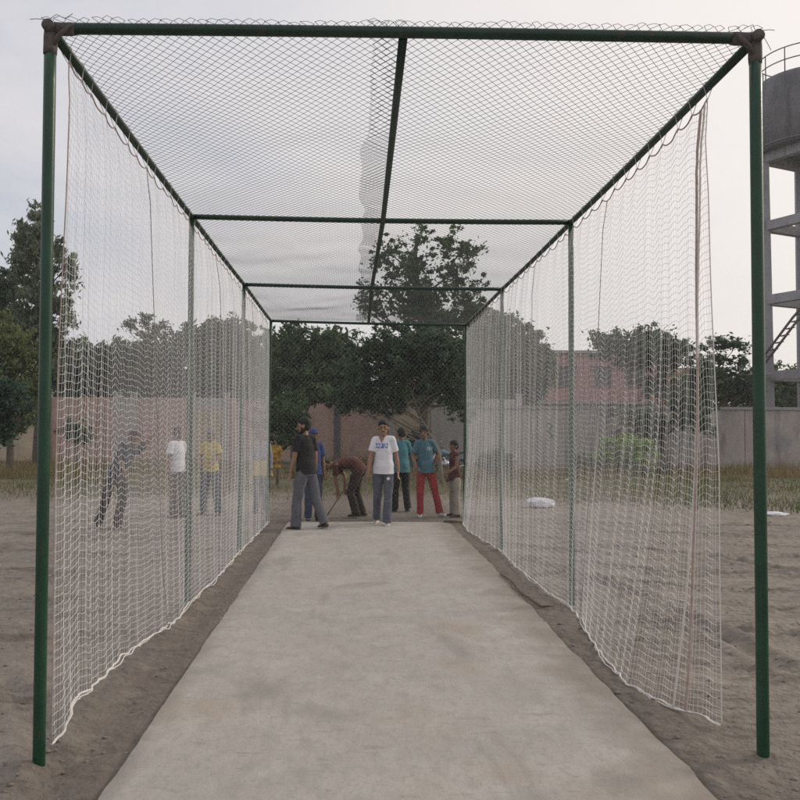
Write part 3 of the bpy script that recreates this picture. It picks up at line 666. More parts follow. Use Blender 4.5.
d = 36
tree('eucalyptus_tree', 'tall grey green eucalyptus with drooping tufts behind the front left post', (wx(40, d), wy(d)), [tk(42, 380, d), tk(38, 300, d), tk(36, 235, d)],
     [el(30, 248, d, 20, 26), el(38, 228, d, 10, 18), el(22, 268, d, 14, 20), el(66, 270, d, 13, 18), el(58, 250, d, 9, 10), el(40, 300, d, 24, 32), el(66, 312, d, 8, 16), el(55, 350, d, 24, 30), el(30, 330, d, 26, 30)],
     190, 85, 0.085, L_euc, m_bark, 0.17, 11, droop=1.4, asp=3.2, crad=(0.28, 0.5), shell=0.5)
d = 38
tree('dark_tree', 'dark dense tree at the far left edge of the photo', (wx(-10, d), wy(d)), [tk(-8, 360, d), tk(-2, 300, d)],
     [el(-5, 300, d, 22, 30), el(8, 272, d, 8, 16), el(0, 340, d, 32, 40)], 170, 100, 0.11, L_dark, m_bark, 0.2, 12)
d = 31
tree('olive_tree', 'yellow green bushy tree below the tall eucalyptus', (wx(12, d), wy(d)), [tk(14, 420, d), tk(12, 370, d)],
     [el(4, 345, d, 24, 26), el(-10, 380, d, 34, 30), el(30, 385, d, 20, 36), el(14, 415, d, 22, 22)], 190, 90, 0.085, L_olive, m_bark, 0.13, 13, crad=(0.25, 0.5))
d = 20
tree('small_tree', 'low blue green tree with layered leaves left of the front left post', (wx(-16, d), wy(d)), [tk(-12, 470, d), tk(-4, 430, d)],
     [el(6, 398, d, 26, 14), el(-14, 392, d, 30, 20), el(18, 412, d, 16, 12), el(4, 428, d, 18, 11), el(-16, 425, d, 26, 20)], 170, 75, 0.05, L_blue, m_bark, 0.07, 14, crad=(0.14, 0.28), flat=0.4, twig=0.012)
d = 50
hedge = [('far_tree', 'dark hedge-like tree behind the brick wall next to the eucalyptus', 92, 358, 34, 30, 15, L_dark), ('far_tree', 'dark rounded tree behind the brick wall above the bowling player', 140, 356, 32, 34, 16, L_mid)]
for nm, lb, px, py, rx_, rz_, sd, lm in hedge:
    tree(nm, lb, (wx(px, d), wy(d)), [tk(px, 420, d), tk(px, py+10, d)], [el(px, py+8, d, rx_, rz_*.75), el(px-rx_*.5, py+25, d, rx_*.8, rz_), el(px+rx_*.5, py+22, d, rx_*.8, rz_), el(px, py+45, d, rx_*1.2, rz_)],
         260, 70, 0.16, lm, m_bark, 0.2, sd, crad=(0.35, 0.75))
d = 44
tree('broad_tree', 'broad dark tree with a ragged top behind the left net', (wx(215, 49), wy(49)), [tk(212, 415, 49), tk(214, 365, 49)],
     [el(200, 345, 49, 26, 20), el(232, 338, 49, 26, 18), el(178, 352, 49, 12, 12), el(216, 372, 49, 44, 28), el(250, 362, 49, 26, 30), el(190, 395, 49, 36, 24), el(235, 395, 49, 36, 24)],
     380, 75, 0.16, L_dark, m_bark, 0.24, 17, crad=(0.35, 0.75))
d = 49
tree('spindly_tree', 'thin twiggy treetop showing above the hedge behind the left net', (wx(150, 47), wy(47)), [tk(152, 400, 47), tk(148, 345, 47)],
     [el(146, 322, 47, 14, 5), el(160, 330, 47, 10, 6), el(130, 325, 47, 8, 4)], 26, 26, 0.12, L_dark, m_bark, 0.07, 18, crad=(0.2, 0.4), limbs=20)
# behind the cage
d = 38
tree('leafy_tree', 'dense dark tree behind the far end, left of the tallest tree', (wx(296, d), wy(d)), [tk(296, 420, d), tk(298, 380, d)],
     [el(286, 345, d, 22, 18), el(310, 350, d, 30, 22), el(272, 372, d, 22, 24), el(300, 380, d, 40, 22), el(340, 370, d, 34, 26), el(330, 345, d, 18, 16), el(310, 395, d, 50, 10)],
     330, 85, 0.11, L_mid, m_bark, 0.22, 21, crad=(0.3, 0.55))
d = 41
tree('tall_tree', 'tallest feathery tree seen through the chain link roof', (wx(425, d), wy(d)), [tk(424, 400, d), tk(420, 330, d), tk(415, 255, d), tk(418, 232, d)],
     [el(392, 248, d, 16, 18), el(420, 236, d, 12, 12), el(448, 242, d, 17, 18), el(470, 250, d, 16, 16), el(378, 262, d, 14, 14), el(410, 270, d, 26, 20), el(455, 275, d, 26, 22), el(372, 300, d, 18, 22), el(420, 310, d, 46, 30), el(474, 305, d, 16, 26), el(430, 355, d, 60, 36), el(400, 392, d, 60, 14), el(450, 395, d, 30, 14), el(415, 290, d, 40, 22), el(440, 325, d, 40, 22)],
     460, 64, 0.095, L_mid, m_bark, 0.20, 22, crad=(0.22, 0.5), limbs=46, shell=0.6)
d = 27
tree('acacia_tree', 'spreading dark tree with a forked leaning trunk behind the players', (wx(443, d), wy(d)), [tk(439, 450, d), tk(428, 432, d), tk(418, 412, d), tk(410, 390, d)],
     [el(395, 372, d, 40, 24), el(360, 385, d, 26, 22), el(430, 365, d, 38, 26), el(455, 392, d, 22, 16), el(345, 400, d, 18, 9), el(385, 403, d, 30, 9), el(380, 350, d, 36, 20), el(420, 345, d, 40, 18), el(452, 360, d, 24, 22), el(463, 418, d, 14, 8)],
     420, 95, 0.06, L_dark, m_bark_l, 0.065, 23, crad=(0.16, 0.36), flat=0.45, limbs=34, twig=0.014)
d = 26
tree('young_tree', 'small light green tree at the far left corner of the cage', (wx(278, d), wy(d)), [tk(278, 455, d), tk(281, 428, d)],
     [el(282, 415, d, 22, 15), el(272, 428, d, 16, 12), el(296, 425, d, 13, 8), el(286, 440, d, 16, 8)], 110, 70, 0.05, L_mid, m_bark, 0.05, 24, crad=(0.14, 0.28), flat=0.4, twig=0.012)
d = 52
tree('leaning_tree', 'large mid green tree sloping down behind the right net', (wx(492, d), wy(d)), [tk(492, 420, d), tk(490, 350, d)],
     [el(480, 325, d, 22, 26), el(505, 335, d, 20, 22), el(530, 350, d, 22, 20), el(490, 365, d, 40, 34), el(545, 372, d, 16, 14), el(520, 385, d, 26, 22)],
     330, 75, 0.15, L_mid, m_bark, 0.26, 25, crad=(0.35, 0.7))
d = 33.5
tree('round_tree', 'big rounded tree in front of the compound wall behind the right net', (wx(668, d), wy(d)), [tk(666, 440, d), tk(660, 395, d)],
     [el(608, 340, d, 24, 14), el(640, 348, d, 32, 20), el(672, 352, d, 26, 14), el(704, 378, d, 14, 22), el(656, 385, d, 16, 10), el(645, 425, d, 26, 16), el(694, 412, d, 20, 16), el(640, 440, d, 12, 8)],
     230, 85, 0.085, L_dark, m_bark, 0.16, 26, crad=(0.25, 0.45), shell=0.45)
d = 42
tree('feathery_tree', 'tree with flat feathery branches beside the right front post', (wx(727, d), wy(d)), [tk(727, 400, d), tk(722, 365, d)],
     [el(722, 342, d, 16, 4), el(742, 341, d, 16, 4), el(715, 358, d, 14, 5), el(740, 357, d, 14, 4), el(726, 380, d, 22, 16), el(748, 388, d, 16, 14), el(705, 375, d, 14, 18)],
     170, 80, 0.09, L_dark, m_bark, 0.12, 27, crad=(0.22, 0.42), flat=0.7, limbs=26)
d = 56
for px, lb, sd in ((700, 'pale scrubby tree showing just above the compound wall beside the pink house', 28), (762, 'scrubby tree behind the compound wall at the foot of the pale pole', 29), (805, 'scrubby tree behind the legs of the water tower', 30)):
    tree('scrub_tree', lb, (wx(px, d), wy(d)), [tk(px, 405, d), tk(px, 380, d)], [el(px, 378, d, 22, 14), el(px-12, 392, d, 24, 18), el(px+14, 388, d, 20, 18), el(px, 405, d, 34, 20)],
         180, 60, 0.14, L_mid, m_bark, 0.12, sd, crad=(0.3, 0.6), group='scrub trees behind the compound wall')
d = 31
tree('lime_bush', 'bright lime green bush below the rounded tree', (wx(625, d), wy(d)), [tk(625, 470, d), tk(625, 455, d)], [el(614, 446, d, 18, 8), el(636, 444, d, 14, 7), el(624, 456, d, 22, 11)],
     95, 90, 0.06, L_lime, m_bark, 0.035, 31, crad=(0.12, 0.25), cat='bush', group='bushes near the walls', twig=0.01)
for px, py, d, rx_, rz_, lm, lb, sd in ((590, 463, 33, 12, 9, L_mid, 'low green bush at the foot of the compound wall left of the lime bush', 32), (78, 430, 43, 12, 12, L_mid, 'dark green bush against the pink brick wall on the left', 33),
        (500, 462, 30, 10, 12, L_mid, 'dull green bush seen through the far part of the right net', 34), (345, 470, 36, 14, 9, L_mid, 'low green weedy bush behind the bending player', 35),
        (307, 478, 30, 12, 8, L_mid, 'green weedy bush behind the man in black', 36), (420, 440, 43, 10, 14, L_dark, 'dark bush against the brick wall between the two teal shirts', 37)):
    tree('bush', lb, (wx(px, d), wy(d)), [tk(px, py+8, d), tk(px, py, d)], [el(px, py, d, rx_, rz_), el(px-rx_*.6, py+4, d, rx_*.7, rz_*.8), el(px+rx_*.5, py+5, d, rx_*.8, rz_*.7)],
         60, 70, 0.07, lm, m_bark, 0.03, sd, crad=(0.12, 0.28), cat='bush', group='bushes near the walls', twig=0.01)

# ------------------------------------------------------------------ grass and dry weeds
def blades(pts, h, wd, r, tone):
    n = len(pts); a = r.uniform(0, 2*PI, n); lean = r.normal(0, 0.35, (n, 2))*h[:, None]
    side = np.stack([np.cos(a), np.sin(a), 0*a], -1)*wd[:, None]
    tip = pts+np.concatenate([lean, h[:, None]], 1)
    V = np.stack([pts-side, pts+side, tip], 1).reshape(-1, 3)
    return V, np.arange(3*n).reshape(-1, 3), np.repeat(tone, 3)
r = np.random.default_rng(91)
n = 230000; X_ = r.uniform(-30, 34, n); Y_ = 12.5+(41-12.5)*r.random(n)**1.15
P_ = np.stack([X_, Y_, 0*X_], -1)
den = vnoise(P_, 0.5, 51)+0.6*vnoise(P_, 2.2, 52)
front = 17.6+1.3*vnoise(P_, 0.35, 53)-5.0*np.clip((X_-3)/8, 0, 1)+0.0*X_
ok = (den > -0.35+2.5*np.clip((front-Y_)/3.5, 0, 1)+0.5*r.normal(size=n)*0.9) & ((X_ > 5) | (Y_ < 40.5)) & ~((X_ > 4.6) & (Y_ > Y2-0.1))
P_ = P_[ok]; dd = den[ok]
g = G(); g.add(*blades(P_, r.uniform(0.03, 0.24, len(P_))*(0.6+0.5*np.clip(dd, 0, 1)), r.uniform(0.004, 0.012, len(P_)), r, np.clip(0.35+0.35*vnoise(P_, 1.0, 54)+0.3*r.random(len(P_)), 0.01, 1)))
L_grass = leafmat('grass_blades', (0.05, 0.085, 0.026), (0.24, 0.20, 0.095), 0.3)
tag(g.build('grass', L_grass, None, smooth=False), 'patchy green and dry grass in front of the walls', None, None, 'stuff')
n = 60000; X_ = r.uniform(-28, 34, n); Y_ = r.uniform(24, 40.6, n); P_ = np.stack([X_, Y_, 0*X_], -1)
den = vnoise(P_, 0.6, 61)+0.5*vnoise(P_, 1.7, 62)+0.8*(X_ > 7)
ok = (den > 0.35) & ~((X_ > 4.6) & (Y_ > Y2-0.1)); P_ = P_[ok]
g = G(); g.add(*blades(P_, r.uniform(0.2, 0.62, len(P_)), r.uniform(0.007, 0.018, len(P_)), r, np.clip(0.2+0.8*r.random(len(P_)), 0, 1)))
tag(g.build('dry_weeds', L_dry, None, smooth=False), 'tall dry brown weeds along the foot of the walls', None, None, 'stuff')

# ------------------------------------------------------------------ things lying about
m_sack = mat('white_plastic', (0.62, 0.62, 0.66), 0.5, col2=(0.74, 0.74, 0.77), scale=6)
def sack(px, py, size, label, seed, flat=0.4):
    d = gd(py); x, y = wx(px, d), wy(d); n = 60
    u = np.linspace(0, PI, 40)[:, None]; v_ = np.linspace(0, 2*PI, n+1)[None]
    D_ = np.stack([np.sin(u)*np.cos(v_), np.sin(u)*np.sin(v_), np.cos(u)+0*v_], -1)
    k = 1+0.22*vnoise(D_, 3, seed)+0.16*np.abs(vnoise(D_, 7, seed+1))-0.10*np.abs(vnoise(D_, 14, seed+2))
    k[:, -1] = k[:, 0]
    Q = D_*k[..., None]*np.array(size); Q[..., 2] = np.maximum(Q[..., 2], -size[2]*0.55)
    Q += np.array([x, y, size[2]*0.5]); g = G(); g.grid(Q)
    return one('plastic_sack', g, m_sack, label, 'sack')
sack(541, 506, (0.31, 0.17, 0.13), 'crumpled white sack lying on the dirt behind the right net', 3)
sack(775, 514, (0.26, 0.12, 0.045), 'flattened white plastic scrap on the dirt at the right edge', 5)
sack(168+400, 480, (0.10, 0.08, 0.05), 'tiny white scrap in the grass just left of a right hand post', 8)
m_stick = mat('stick', (0.10, 0.07, 0.05), 0.9, col2=(0.2, 0.15, 0.11), scale=20)
g = G(); a, b = gp(500.5, 574), gp(538, 607)
g.pipe([(a[0], a[1], .02), (a[0]*.7+b[0]*.3+.02, a[1]*.7+b[1]*.3, .028), (a[0]*.35+b[0]*.65-.015, a[1]*.35+b[1]*.65, .024), (b[0]+.03, b[1], .02), (b[0]+.16, b[1]+.02, .022)], [0.010, 0.013, 0.014, 0.012, 0.006], 8)
one('stick', g, m_stick, 'thin crooked stick on the dirt beside the right edge of the pitch', 'stick')
g = G(); a, b = gp(444, 522.3), gp(463, 523); g.pipe([(a[0], a[1], .03), ((a[0]+b[0])/2, (a[1]+b[1])/2-.03, .04), (b[0], b[1], .03)], [0.02, 0.026, 0.018], 8)
one('wooden_stake', g, m_stick, 'short piece of wood lying at the foot of the far right post', 'wood')

# ------------------------------------------------------------------ people
def nrm(v): v = np.asarray(v, float); return v/(np.linalg.norm(v)+1e-12)
class Solid:
    """overlapping closed lofts that a voxel remesh fuses into one continuous skin"""
    def __init__(s): s.g = G()
    def loft(s, pts, rad, side=(1, 0, 0), rings=5, cap=True, n=16):
        """pts list of centres, rad list of (w,d); side = direction that w is measured along"""
        pts = np.asarray(pts, float); rad = np.array([(r_, r_) if np.isscalar(r_) else r_ for r_ in rad], float)
        m = len(pts); t = np.linspace(0, m-1, (m-1)*rings+1); k = np.arange(m)
        P = np.stack([np.interp(t, k, pts[:, i]) for i in range(3)], -1); R_ = np.stack([np.interp(t, k, rad[:, i]) for i in range(2)], -1)
        T = np.gradient(P, axis=0); T /= np.linalg.norm(T, axis=1, keepdims=True)
        if cap:   # rounded ends
            c_ = [0.95, 0.8, 0.55, 0.2]
            o0 = [(P[0]-T[0]*R_[0].min()*math.sqrt(1-q*q), R_[0]*q) for q in c_][::-1]; o1 = [(P[-1]+T[-1]*R_[-1].min()*math.sqrt(1-q*q), R_[-1]*q) for q in c_]
            P = np.concatenate([[q[0] for q in o0], P, [q[0] for q in o1]]); R_ = np.concatenate([[q[1] for q in o0], R_, [q[1] for q in o1]])
            T = np.concatenate([[T[0]]*4, T, [T[-1]]*4])
        sd_ = np.asarray(side, float)[None]-T*(T@np.asarray(side, float))[:, None]; sd_ /= np.linalg.norm(sd_, axis=1, keepdims=True)
        fw_ = np.cross(T, sd_); a = np.arange(n)*2*PI/n
        V = P[:, None]+sd_[:, None]*np.cos(a)[None, :, None]*R_[:, None, :1]+fw_[:, None]*np.sin(a)[None, :, None]*R_[:, None, 1:]
        q = len(P); i = np.arange(q-1)[:, None]*n; j = np.arange(n)[None]; j2 = (j+1) % n
        Fq = np.stack([i+j, i+j2, i+n+j2, i+n+j], -1).reshape(-1, 4)
        V = np.concatenate([V.reshape(-1, 3), P[:1], P[-1:]]); base = s.g.n; s.g.add(V, Fq)
        jj = np.arange(n); s.g.F3.append(base+np.stack([np.full(n, q*n), (jj+1) % n, jj], 1)); s.g.F3.append(base+np.stack([np.full(n, q*n+1), (q-1)*n+jj, (q-1)*n+(jj+1) % n], 1))
    def ell(s, c, r, axes=None):
        ax = np.eye(3) if axes is None else np.asarray(axes, float); c = np.asarray(c, float)
        u = np.linspace(0.001, PI-0.001, 11)
        s.loft([c+ax[2]*r[2]*math.cos(a) for a in u[::-1]], [(r[0]*math.sin(a)+1e-4, r[1]*math.sin(a)+1e-4) for a in u[::-1]], side=ax[0], rings=1, cap=False, n=16)
    def build(s, name, m, parent, voxel=0.009, smooth=2, wrinkle=None):
        o = s.g.build(name, m, parent)
        md = o.modifiers.new('r', 'REMESH'); md.mode = 'VOXEL'; md.voxel_size = voxel; md.use_smooth_shade = True
        sm = o.modifiers.new('s', 'SMOOTH'); sm.iterations = smooth; sm.factor = 0.5
        bpy.context.view_layer.update()
        dg = bpy.context.evaluated_depsgraph_get(); me = bpy.data.meshes.new_from_object(o.evaluated_get(dg), depsgraph=dg)
        o.modifiers.clear(); old = o.data; o.data = me; me.name = name; bpy.data.meshes.remove(old)
        me.materials.clear(); me.materials.append(m)
        n = len(me.vertices); co = np.empty(n*3); me.vertices.foreach_get('co', co); co = co.reshape(-1, 3)
        if wrinkle:
            no = np.empty(n*3); me.vertex_normals.foreach_get('vector', no); no = no.reshape(-1, 3)
            amp, f, st = wrinkle
            co = co+no*(amp*vnoise(co*np.array(st), f, 77))[:, None]; me.vertices.foreach_set('co', co.ravel())
        me.polygons.foreach_set('use_smooth', np.ones(len(me.polygons), bool)); me.update()
        return o
def recolour(o, m, test):
    me = o.data; me.materials.append(m); k = len(me.materials)-1
    n = len(me.polygons); c = np.empty(n*3); me.polygons.foreach_get('center', c); c = c.reshape(-1, 3)
    nn = np.empty(n*3); me.polygons.foreach_get('normal', nn); nn = nn.reshape(-1, 3)
    idx = np.empty(n, int); me.polygons.foreach_get('material_index', idx)
    idx[test(c, nn)] = k; me.polygons.foreach_set('material_index', idx.astype(np.int32)); me.update()
_mc = {}
def cloth(name, col, col2=None, rough=0.9, scale=5):
    if name not in _mc: _mc[name] = mat(name, col, rough, var=0.18, col2=col2, scale=scale, bump=0.002, bscale=35)
    return _mc[name]
skin1 = mat('brown_skin', (0.20, 0.105, 0.066), 0.55, var=0.1, scale=8)
skin2 = mat('tan_skin', (0.30, 0.165, 0.11), 0.55, var=0.1, scale=8)
m_hair = mat('black_hair', (0.012, 0.010, 0.009), 0.7, var=0.3, scale=40, bump=0.004, bscale=90)
m_eye = mat('eye_white', (0.34, 0.30, 0.27), 0.4); m_pupil = mat('pupil', (0.01, 0.008, 0.006), 0.2); m_lip = mat('lip', (0.16, 0.065, 0.05), 0.5); m_teeth = mat('teeth', (0.65, 0.6, 0.53), 0.4)

def person(label, x, y, H, heading, pose, shirt, pants, shoes, skin=skin1, hair='short', beard=0, group=None, smile=False, vox=0.0085, z0=0.0, slim=0.87):
    """x,y = ground point; heading 0 looks away (+Y), 90 looks left, 180 looks to the camera; all pose vectors are (right, forward, up)"""
    k = H/1.75
    root = empty('person', (x, y, z0), label, 'person', group, math.radians(heading)); root['_local'] = 1
    hip_t = pose.get('hip_tilt', (0, 0)); l1, l2 = pose.get('lean', (0, 0)), pose.get('lean2', None)     # (side, forward) offsets of the spine directions
    u1 = nrm((l1[0], l1[1], 1)); u2 = nrm((l2[0], l2[1], l2[2])) if l2 else u1
    right = nrm(np.cross(nrm((0, 1, 0)) if abs(u2[1]) < .9 else np.array([0, 1, -.2]), u2)) if not l2 else nrm((1, 0, -u2[0]/max(.2, u2[2])) if abs(u2[0]) > .3 else (1, 0, 0))
    tw_ = pose.get('twist', 0); 
    ca, sa = math.cos(math.radians(tw_)), math.sin(math.radians(tw_))
    f2 = nrm(np.cross(u2, right)); right, f2 = right*ca+f2*sa, f2*ca-right*sa
    legs = pose['legs']   # list of (thigh dir, shin dir, foot dir) for left, right
    hipw = 0.088
    J = []
    for sg, (td, sd_, fd) in zip((-1, 1), legs):
        h = np.array([sg*hipw, 0, 0]); kn = h+nrm(td)*0.435; an = kn+nrm(sd_)*0.425; J.append([h, kn, an, nrm(fd)])
    low = min(j[2][2] for j in J)-0.075
    off = np.array([-np.mean([j[2][0] for j in J]), -np.mean([j[2][1] for j in J]), -low])
    for j in J:
        for i in range(3): j[i] = (j[i]+off)*k
    pel = (off+np.array([0, 0, 0.03]))*k
    wa = pel+u1*0.16*k; ch = wa+u2*0.20*k; shc = ch+u2*0.13*k; nk = shc+u2*0.055*k
    hd = pose.get('head', (0, 0, 1)); hu = nrm(np.array(right)*hd[0]+f2*hd[1]+u2*hd[2]) if pose.get('head_local', True) else nrm(hd)
    look = pose.get('look', None); lf = nrm(look) if look is not None else f2
    lf = nrm(lf-hu*(lf@hu)); lr = nrm(np.cross(lf, hu))
    hc = nk+u2*0.035*k+hu*0.105*k
    sh = [shc-right*0.172*k*slim, shc+right*0.172*k*slim]
    A = []
    for sg, p0, (ud, fd, hdir) in zip((-1, 1), sh, pose['arms']):
        el_ = p0+nrm(ud)*0.285*k; wr = el_+nrm(fd)*0.25*k; A.append((p0, el_, wr, nrm(hdir), sg))
    kh = k*1.12
    for i_, (tg, hint) in pose.get('ik', {}).items():      # reach for a point: two-bone arm, elbow towards hint
        p0, _, _, _, sg = A[i_]; tg = np.array(tg)*1.0; hv = nrm(tg-p0); wr = tg-hv*.075*k; dv = wr-p0; D_ = min(np.linalg.norm(dv), .53*k); wr = p0+nrm(dv)*D_
        ca_ = (.285**2*k*k+D_**2-.25**2*k*k)/(2*.285*k*D_); ca_ = min(1, ca_); pe_ = nrm(np.array(hint)-nrm(dv)*(np.array(hint)@nrm(dv)))
        A[i_] = (p0, p0+nrm(dv)*.285*k*ca_+pe_*.285*k*math.sqrt(1-ca_*ca_), wr, hv, sg)
    # body
    B = Solid(); w_ = slim
    B.loft([pel-u1*0.05*k, pel+u1*.03*k, wa, ch, shc-u2*.01*k], [(.145*k*w_, .10*k), (.15*k*w_, .105*k), (.128*k*w_, .09*k), (.15*k*w_, .105*k), (.12*k*w_, .07*k)], side=right)
    B.loft([sh[0]+right*.02*k, shc+u2*.012*k, sh[1]-right*.02*k], [.052*k, .06*k, .052*k], side=u2)
    B.loft([shc, nk, nk+hu*.05*k], [.062*k, .054*k, .05*k], side=right)
    B.ell(hc+hu*.025*kh, (.073*kh, .090*kh, .088*kh), (lr, lf, hu)); B.ell(hc-hu*.045*kh+lf*.022*kh, (.052*kh, .060*kh, .068*kh), (lr, lf, hu))
    B.ell(hc-hu*.085*kh+lf*.055*kh, (.026*kh, .022*kh, .022*kh), (lr, lf, hu))
    B.loft([hc+hu*.015*kh+lf*.082*kh, hc-hu*.028*kh+lf*.104*kh], [.009*kh, .015*kh], side=lr)
    B.loft([hc+hu*.028*kh+lf*.074*kh-lr*.04*kh, hc+hu*.034*kh+lf*.085*kh, hc+hu*.028*kh+lf*.074*kh+lr*.04*kh], [.010*kh, .011*kh, .010*kh], side=hu)
    for sg in (-1, 1): B.ell(hc+lr*sg*.077*kh-hu*.008*kh-lf*.005*kh, (.011*kh, .019*kh, .03*kh), (lr, lf, hu))
    for (h, kn, an, fd), sg in zip(J, (-1, 1)):
        B.loft([h, (h+kn)/2, kn], [.082*k, .07*k, .052*k]); B.loft([kn, kn*.65+an*.35, an], [.05*k, .054*k, .034*k])
        B.loft([an-np.array([0, 0, .035*k])-fd*.04*k, an-np.array([0, 0, .045*k])+fd*.13*k], [.032*k, .03*k])
    for (p0, e_, wr, hd_, sg) in A:
        B.loft([p0, (p0+e_)/2, e_], [.05*k, .046*k, .038*k]); B.loft([e_, e_*.7+wr*.3, wr], [.038*k, .041*k, .026*k])
        pn = nrm(np.cross(hd_, (0.3, 1, 0.1))) if abs(hd_[1]) < .9 else np.array([1., 0, 0]); ax = nrm(np.cross(hd_, pn))       # pn palm normal, ax across the knuckles
        pc = wr+hd_*.045*k; B.loft([wr, pc, wr+hd_*.09*k], [(.026*k, .017*k), (.038*k, .015*k), (.040*k, .013*k)], side=ax)
        curl = pose.get('curl', 0.5)
        for fi, (o_, L_) in enumerate(((-.030, .068), (-.010, .078), (.010, .073), (.030, .058))):
            a0 = wr+hd_*.088*k+ax*o_*k; d1 = nrm(hd_+pn*curl*.5*sg+ax*o_*3); a1 = a0+d1*L_*.5*k; a2 = a1+nrm(d1+pn*curl*1.2*sg)*L_*.5*k
            B.loft([a0, a1, a2], [.0095*k, .009*k, .0078*k], n=8, rings=3)
        a0 = wr+hd_*.03*k-ax*.03*k; a1 = a0+nrm(hd_*.7-ax+pn*sg*.3)*.04*k; a2 = a1+nrm(hd_-ax*.2+pn*sg*.4)*.032*k; B.loft([a0, a1, a2], [.013*k, .011*k, .009*k], n=8, rings=3)
    body = B.build('body', skin, root, vox*0.85, 2)
    # shirt
    sc = shirt
    T_ = Solid(); loose = sc.get('loose', 1.0); hem = sc.get('hem', 0.02)+0.055
    T_.loft([pel-u1*hem*k, pel+u1*.06*k, wa, ch, shc-u2*.01*k], [(.205*k*w_*loose, .160*k*loose), (.195*k*w_*loose, .146*k*loose), (.168*k*w_*loose, .120*k*loose), (.168*k*w_, .120*k), (.14*k*w_, .088*k)], side=right, cap=False, n=24)
    T_.loft([sh[0]+right*.01*k, shc+u2*.010*k, sh[1]-right*.01*k], [.062*k, .069*k, .062*k], side=u2)
    T_.loft([shc, nk-u2*.005*k], [.085*k, .066*k], side=right, cap=False)
    for (p0, e_, wr, hd_, sg) in A:
        if sc['sleeve'] == 'short': T_.loft([p0, p0*.65+e_*.35, p0*.28+e_*.72], [.062*k, .064*k, .067*k], cap=False)
        elif sc['sleeve'] == 'long': T_.loft([p0, e_], [.064*k, .054*k]); T_.loft([e_, wr*.93+e_*.07], [.053*k, .04*k], cap=False)
    if sc['sleeve'] == 'none': pass
    so_ = T_.build('shirt', sc['m'], root, vox, 2, (0.009*k, 13, (1.0, 1.0, 1.5)))
    # trousers
    pc_ = pants; lo = pc_.get('loose', 1.0); Q = Solid()
    Q.loft([pel-u1*.10*k, pel-u1*.02*k, pel+u1*.07*k], [(.15*k*w_*lo, .115*k*lo), (.162*k*w_*lo**.5, .122*k*lo**.5), (.15*k*w_, .112*k)], side=(1, 0, 0), cap=False, n=24)
    Q.ell(pel-u1*.085*k, (.085*k, .095*k, .085*k))
    for (h, kn, an, fd), sg in zip(J, (-1, 1)):
        Q.loft([h+(kn-h)*.16, (h+kn)/2, kn], [.088*k*lo, .084*k*lo, .072*k*lo]); Q.loft([kn, (kn+an)/2, an*(1-pc_.get('crop', 0))+kn*pc_.get('crop', 0)+np.array([0, 0, -.012*k])], [.072*k*lo, .072*k*lo, .070*k*lo], cap=False)
    po = Q.build('trousers', pc_['m'], root, vox, 2, (0.012*k, 12, (1.0, 1.0, 1.3)))
    # shoes
    for (h, kn, an, fd), sg in zip(J, (-1, 1)):
        Z_ = Solid(); b0 = an*1.0; b0 = b0-np.array([0, 0, .040*k]); rr = nrm(np.cross(fd, (0, 0, 1)))
        Z_.loft([b0-fd*.055*k, b0, b0+fd*.08*k-np.array([0, 0, .008*k]), b0+fd*.155*k-np.array([0, 0, .012*k])], [(.036*k, .033*k), (.04*k, .038*k), (.046*k, .028*k), (.038*k, .02*k)], side=rr)
        s_ = Z_.build('shoe', shoes[0], root, vox, 2)
        g = G(); g.pipe([b0-fd*.08*k-np.array([0, 0, .030*k]), b0+fd*.04*k-np.array([0, 0, .03*k]), b0+fd*.17*k-np.array([0, 0, .03*k])], [.028*k, .036*k, .028*k], 12)
        V = np.concatenate(g.V); zc = V[:, 2].mean(); V[:, 2] = zc+(V[:, 2]-zc)*.36; g.V = [V]; g.tone = [np.zeros(len(V))]; g.build('sole', shoes[1], s_)
    # hair, face
    if hair in ('short', 'bushy'):
        Hh = Solid(); q = 1.0 if hair == 'short' else 1.07
        Hh.ell(hc+hu*.052*kh-lf*.012*kh, (.084*kh*q, .096*kh*q, .084*kh*q), (lr, lf, hu)); Hh.ell(hc+hu*.01*kh-lf*.040*kh, (.074*kh*q, .062*kh*q, .075*kh*q), (lr, lf, hu)); Hh.ell(hc+hu*.082*kh+lf*.030*kh, (.062*kh*q, .055*kh, .04*kh*q), (lr, lf, hu))
        Hh.build('hair', m_hair, root, vox, 1, (0.006*k, 60, (1, 1, 1)))
    elif isinstance(hair, tuple):      # a cap of the given material over cropped hair
        Hh = Solid(); Hh.ell(hc+hu*.0*kh-lf*.035*kh, (.076*kh, .066*kh, .07*kh), (lr, lf, hu)); Hh.build('hair', m_hair, root, vox, 1)
        Hh = Solid(); Hh.ell(hc+hu*.052*kh-lf*.004*kh, (.083*kh, .097*kh, .072*kh), (lr, lf, hu)); Hh.ell(hc+hu*.045*kh+lf*.11*kh, (.06*kh, .06*kh, .010*kh), (lr, lf, hu)); Hh.build('cap', hair[1], root, vox, 1)
    for sg in (-1, 1):
        e_ = hc+lr*sg*.031*kh+lf*.078*kh+hu*.010*kh
        g = G(); g.ball(e_, (.0105*kh, .010*kh, .0055*kh)); ey = g.build('eye', m_eye, root)
        g = G(); g.ball(e_+lf*.008*kh, (.0068*kh,)*3); g.build('pupil', m_pupil, ey)
        g = G(); g.pipe([e_+lr*sg*-.014*kh+hu*.022*kh+lf*.008*kh, e_+hu*.027*kh+lf*.010*kh, e_+lr*sg*.018*kh+hu*.020*kh+lf*.0*kh], [.004*kh, .005*kh, .003*kh], 6); g.build('eyebrow', m_hair, root)
    g = G(); mc = hc-hu*.060*kh+lf*.083*kh
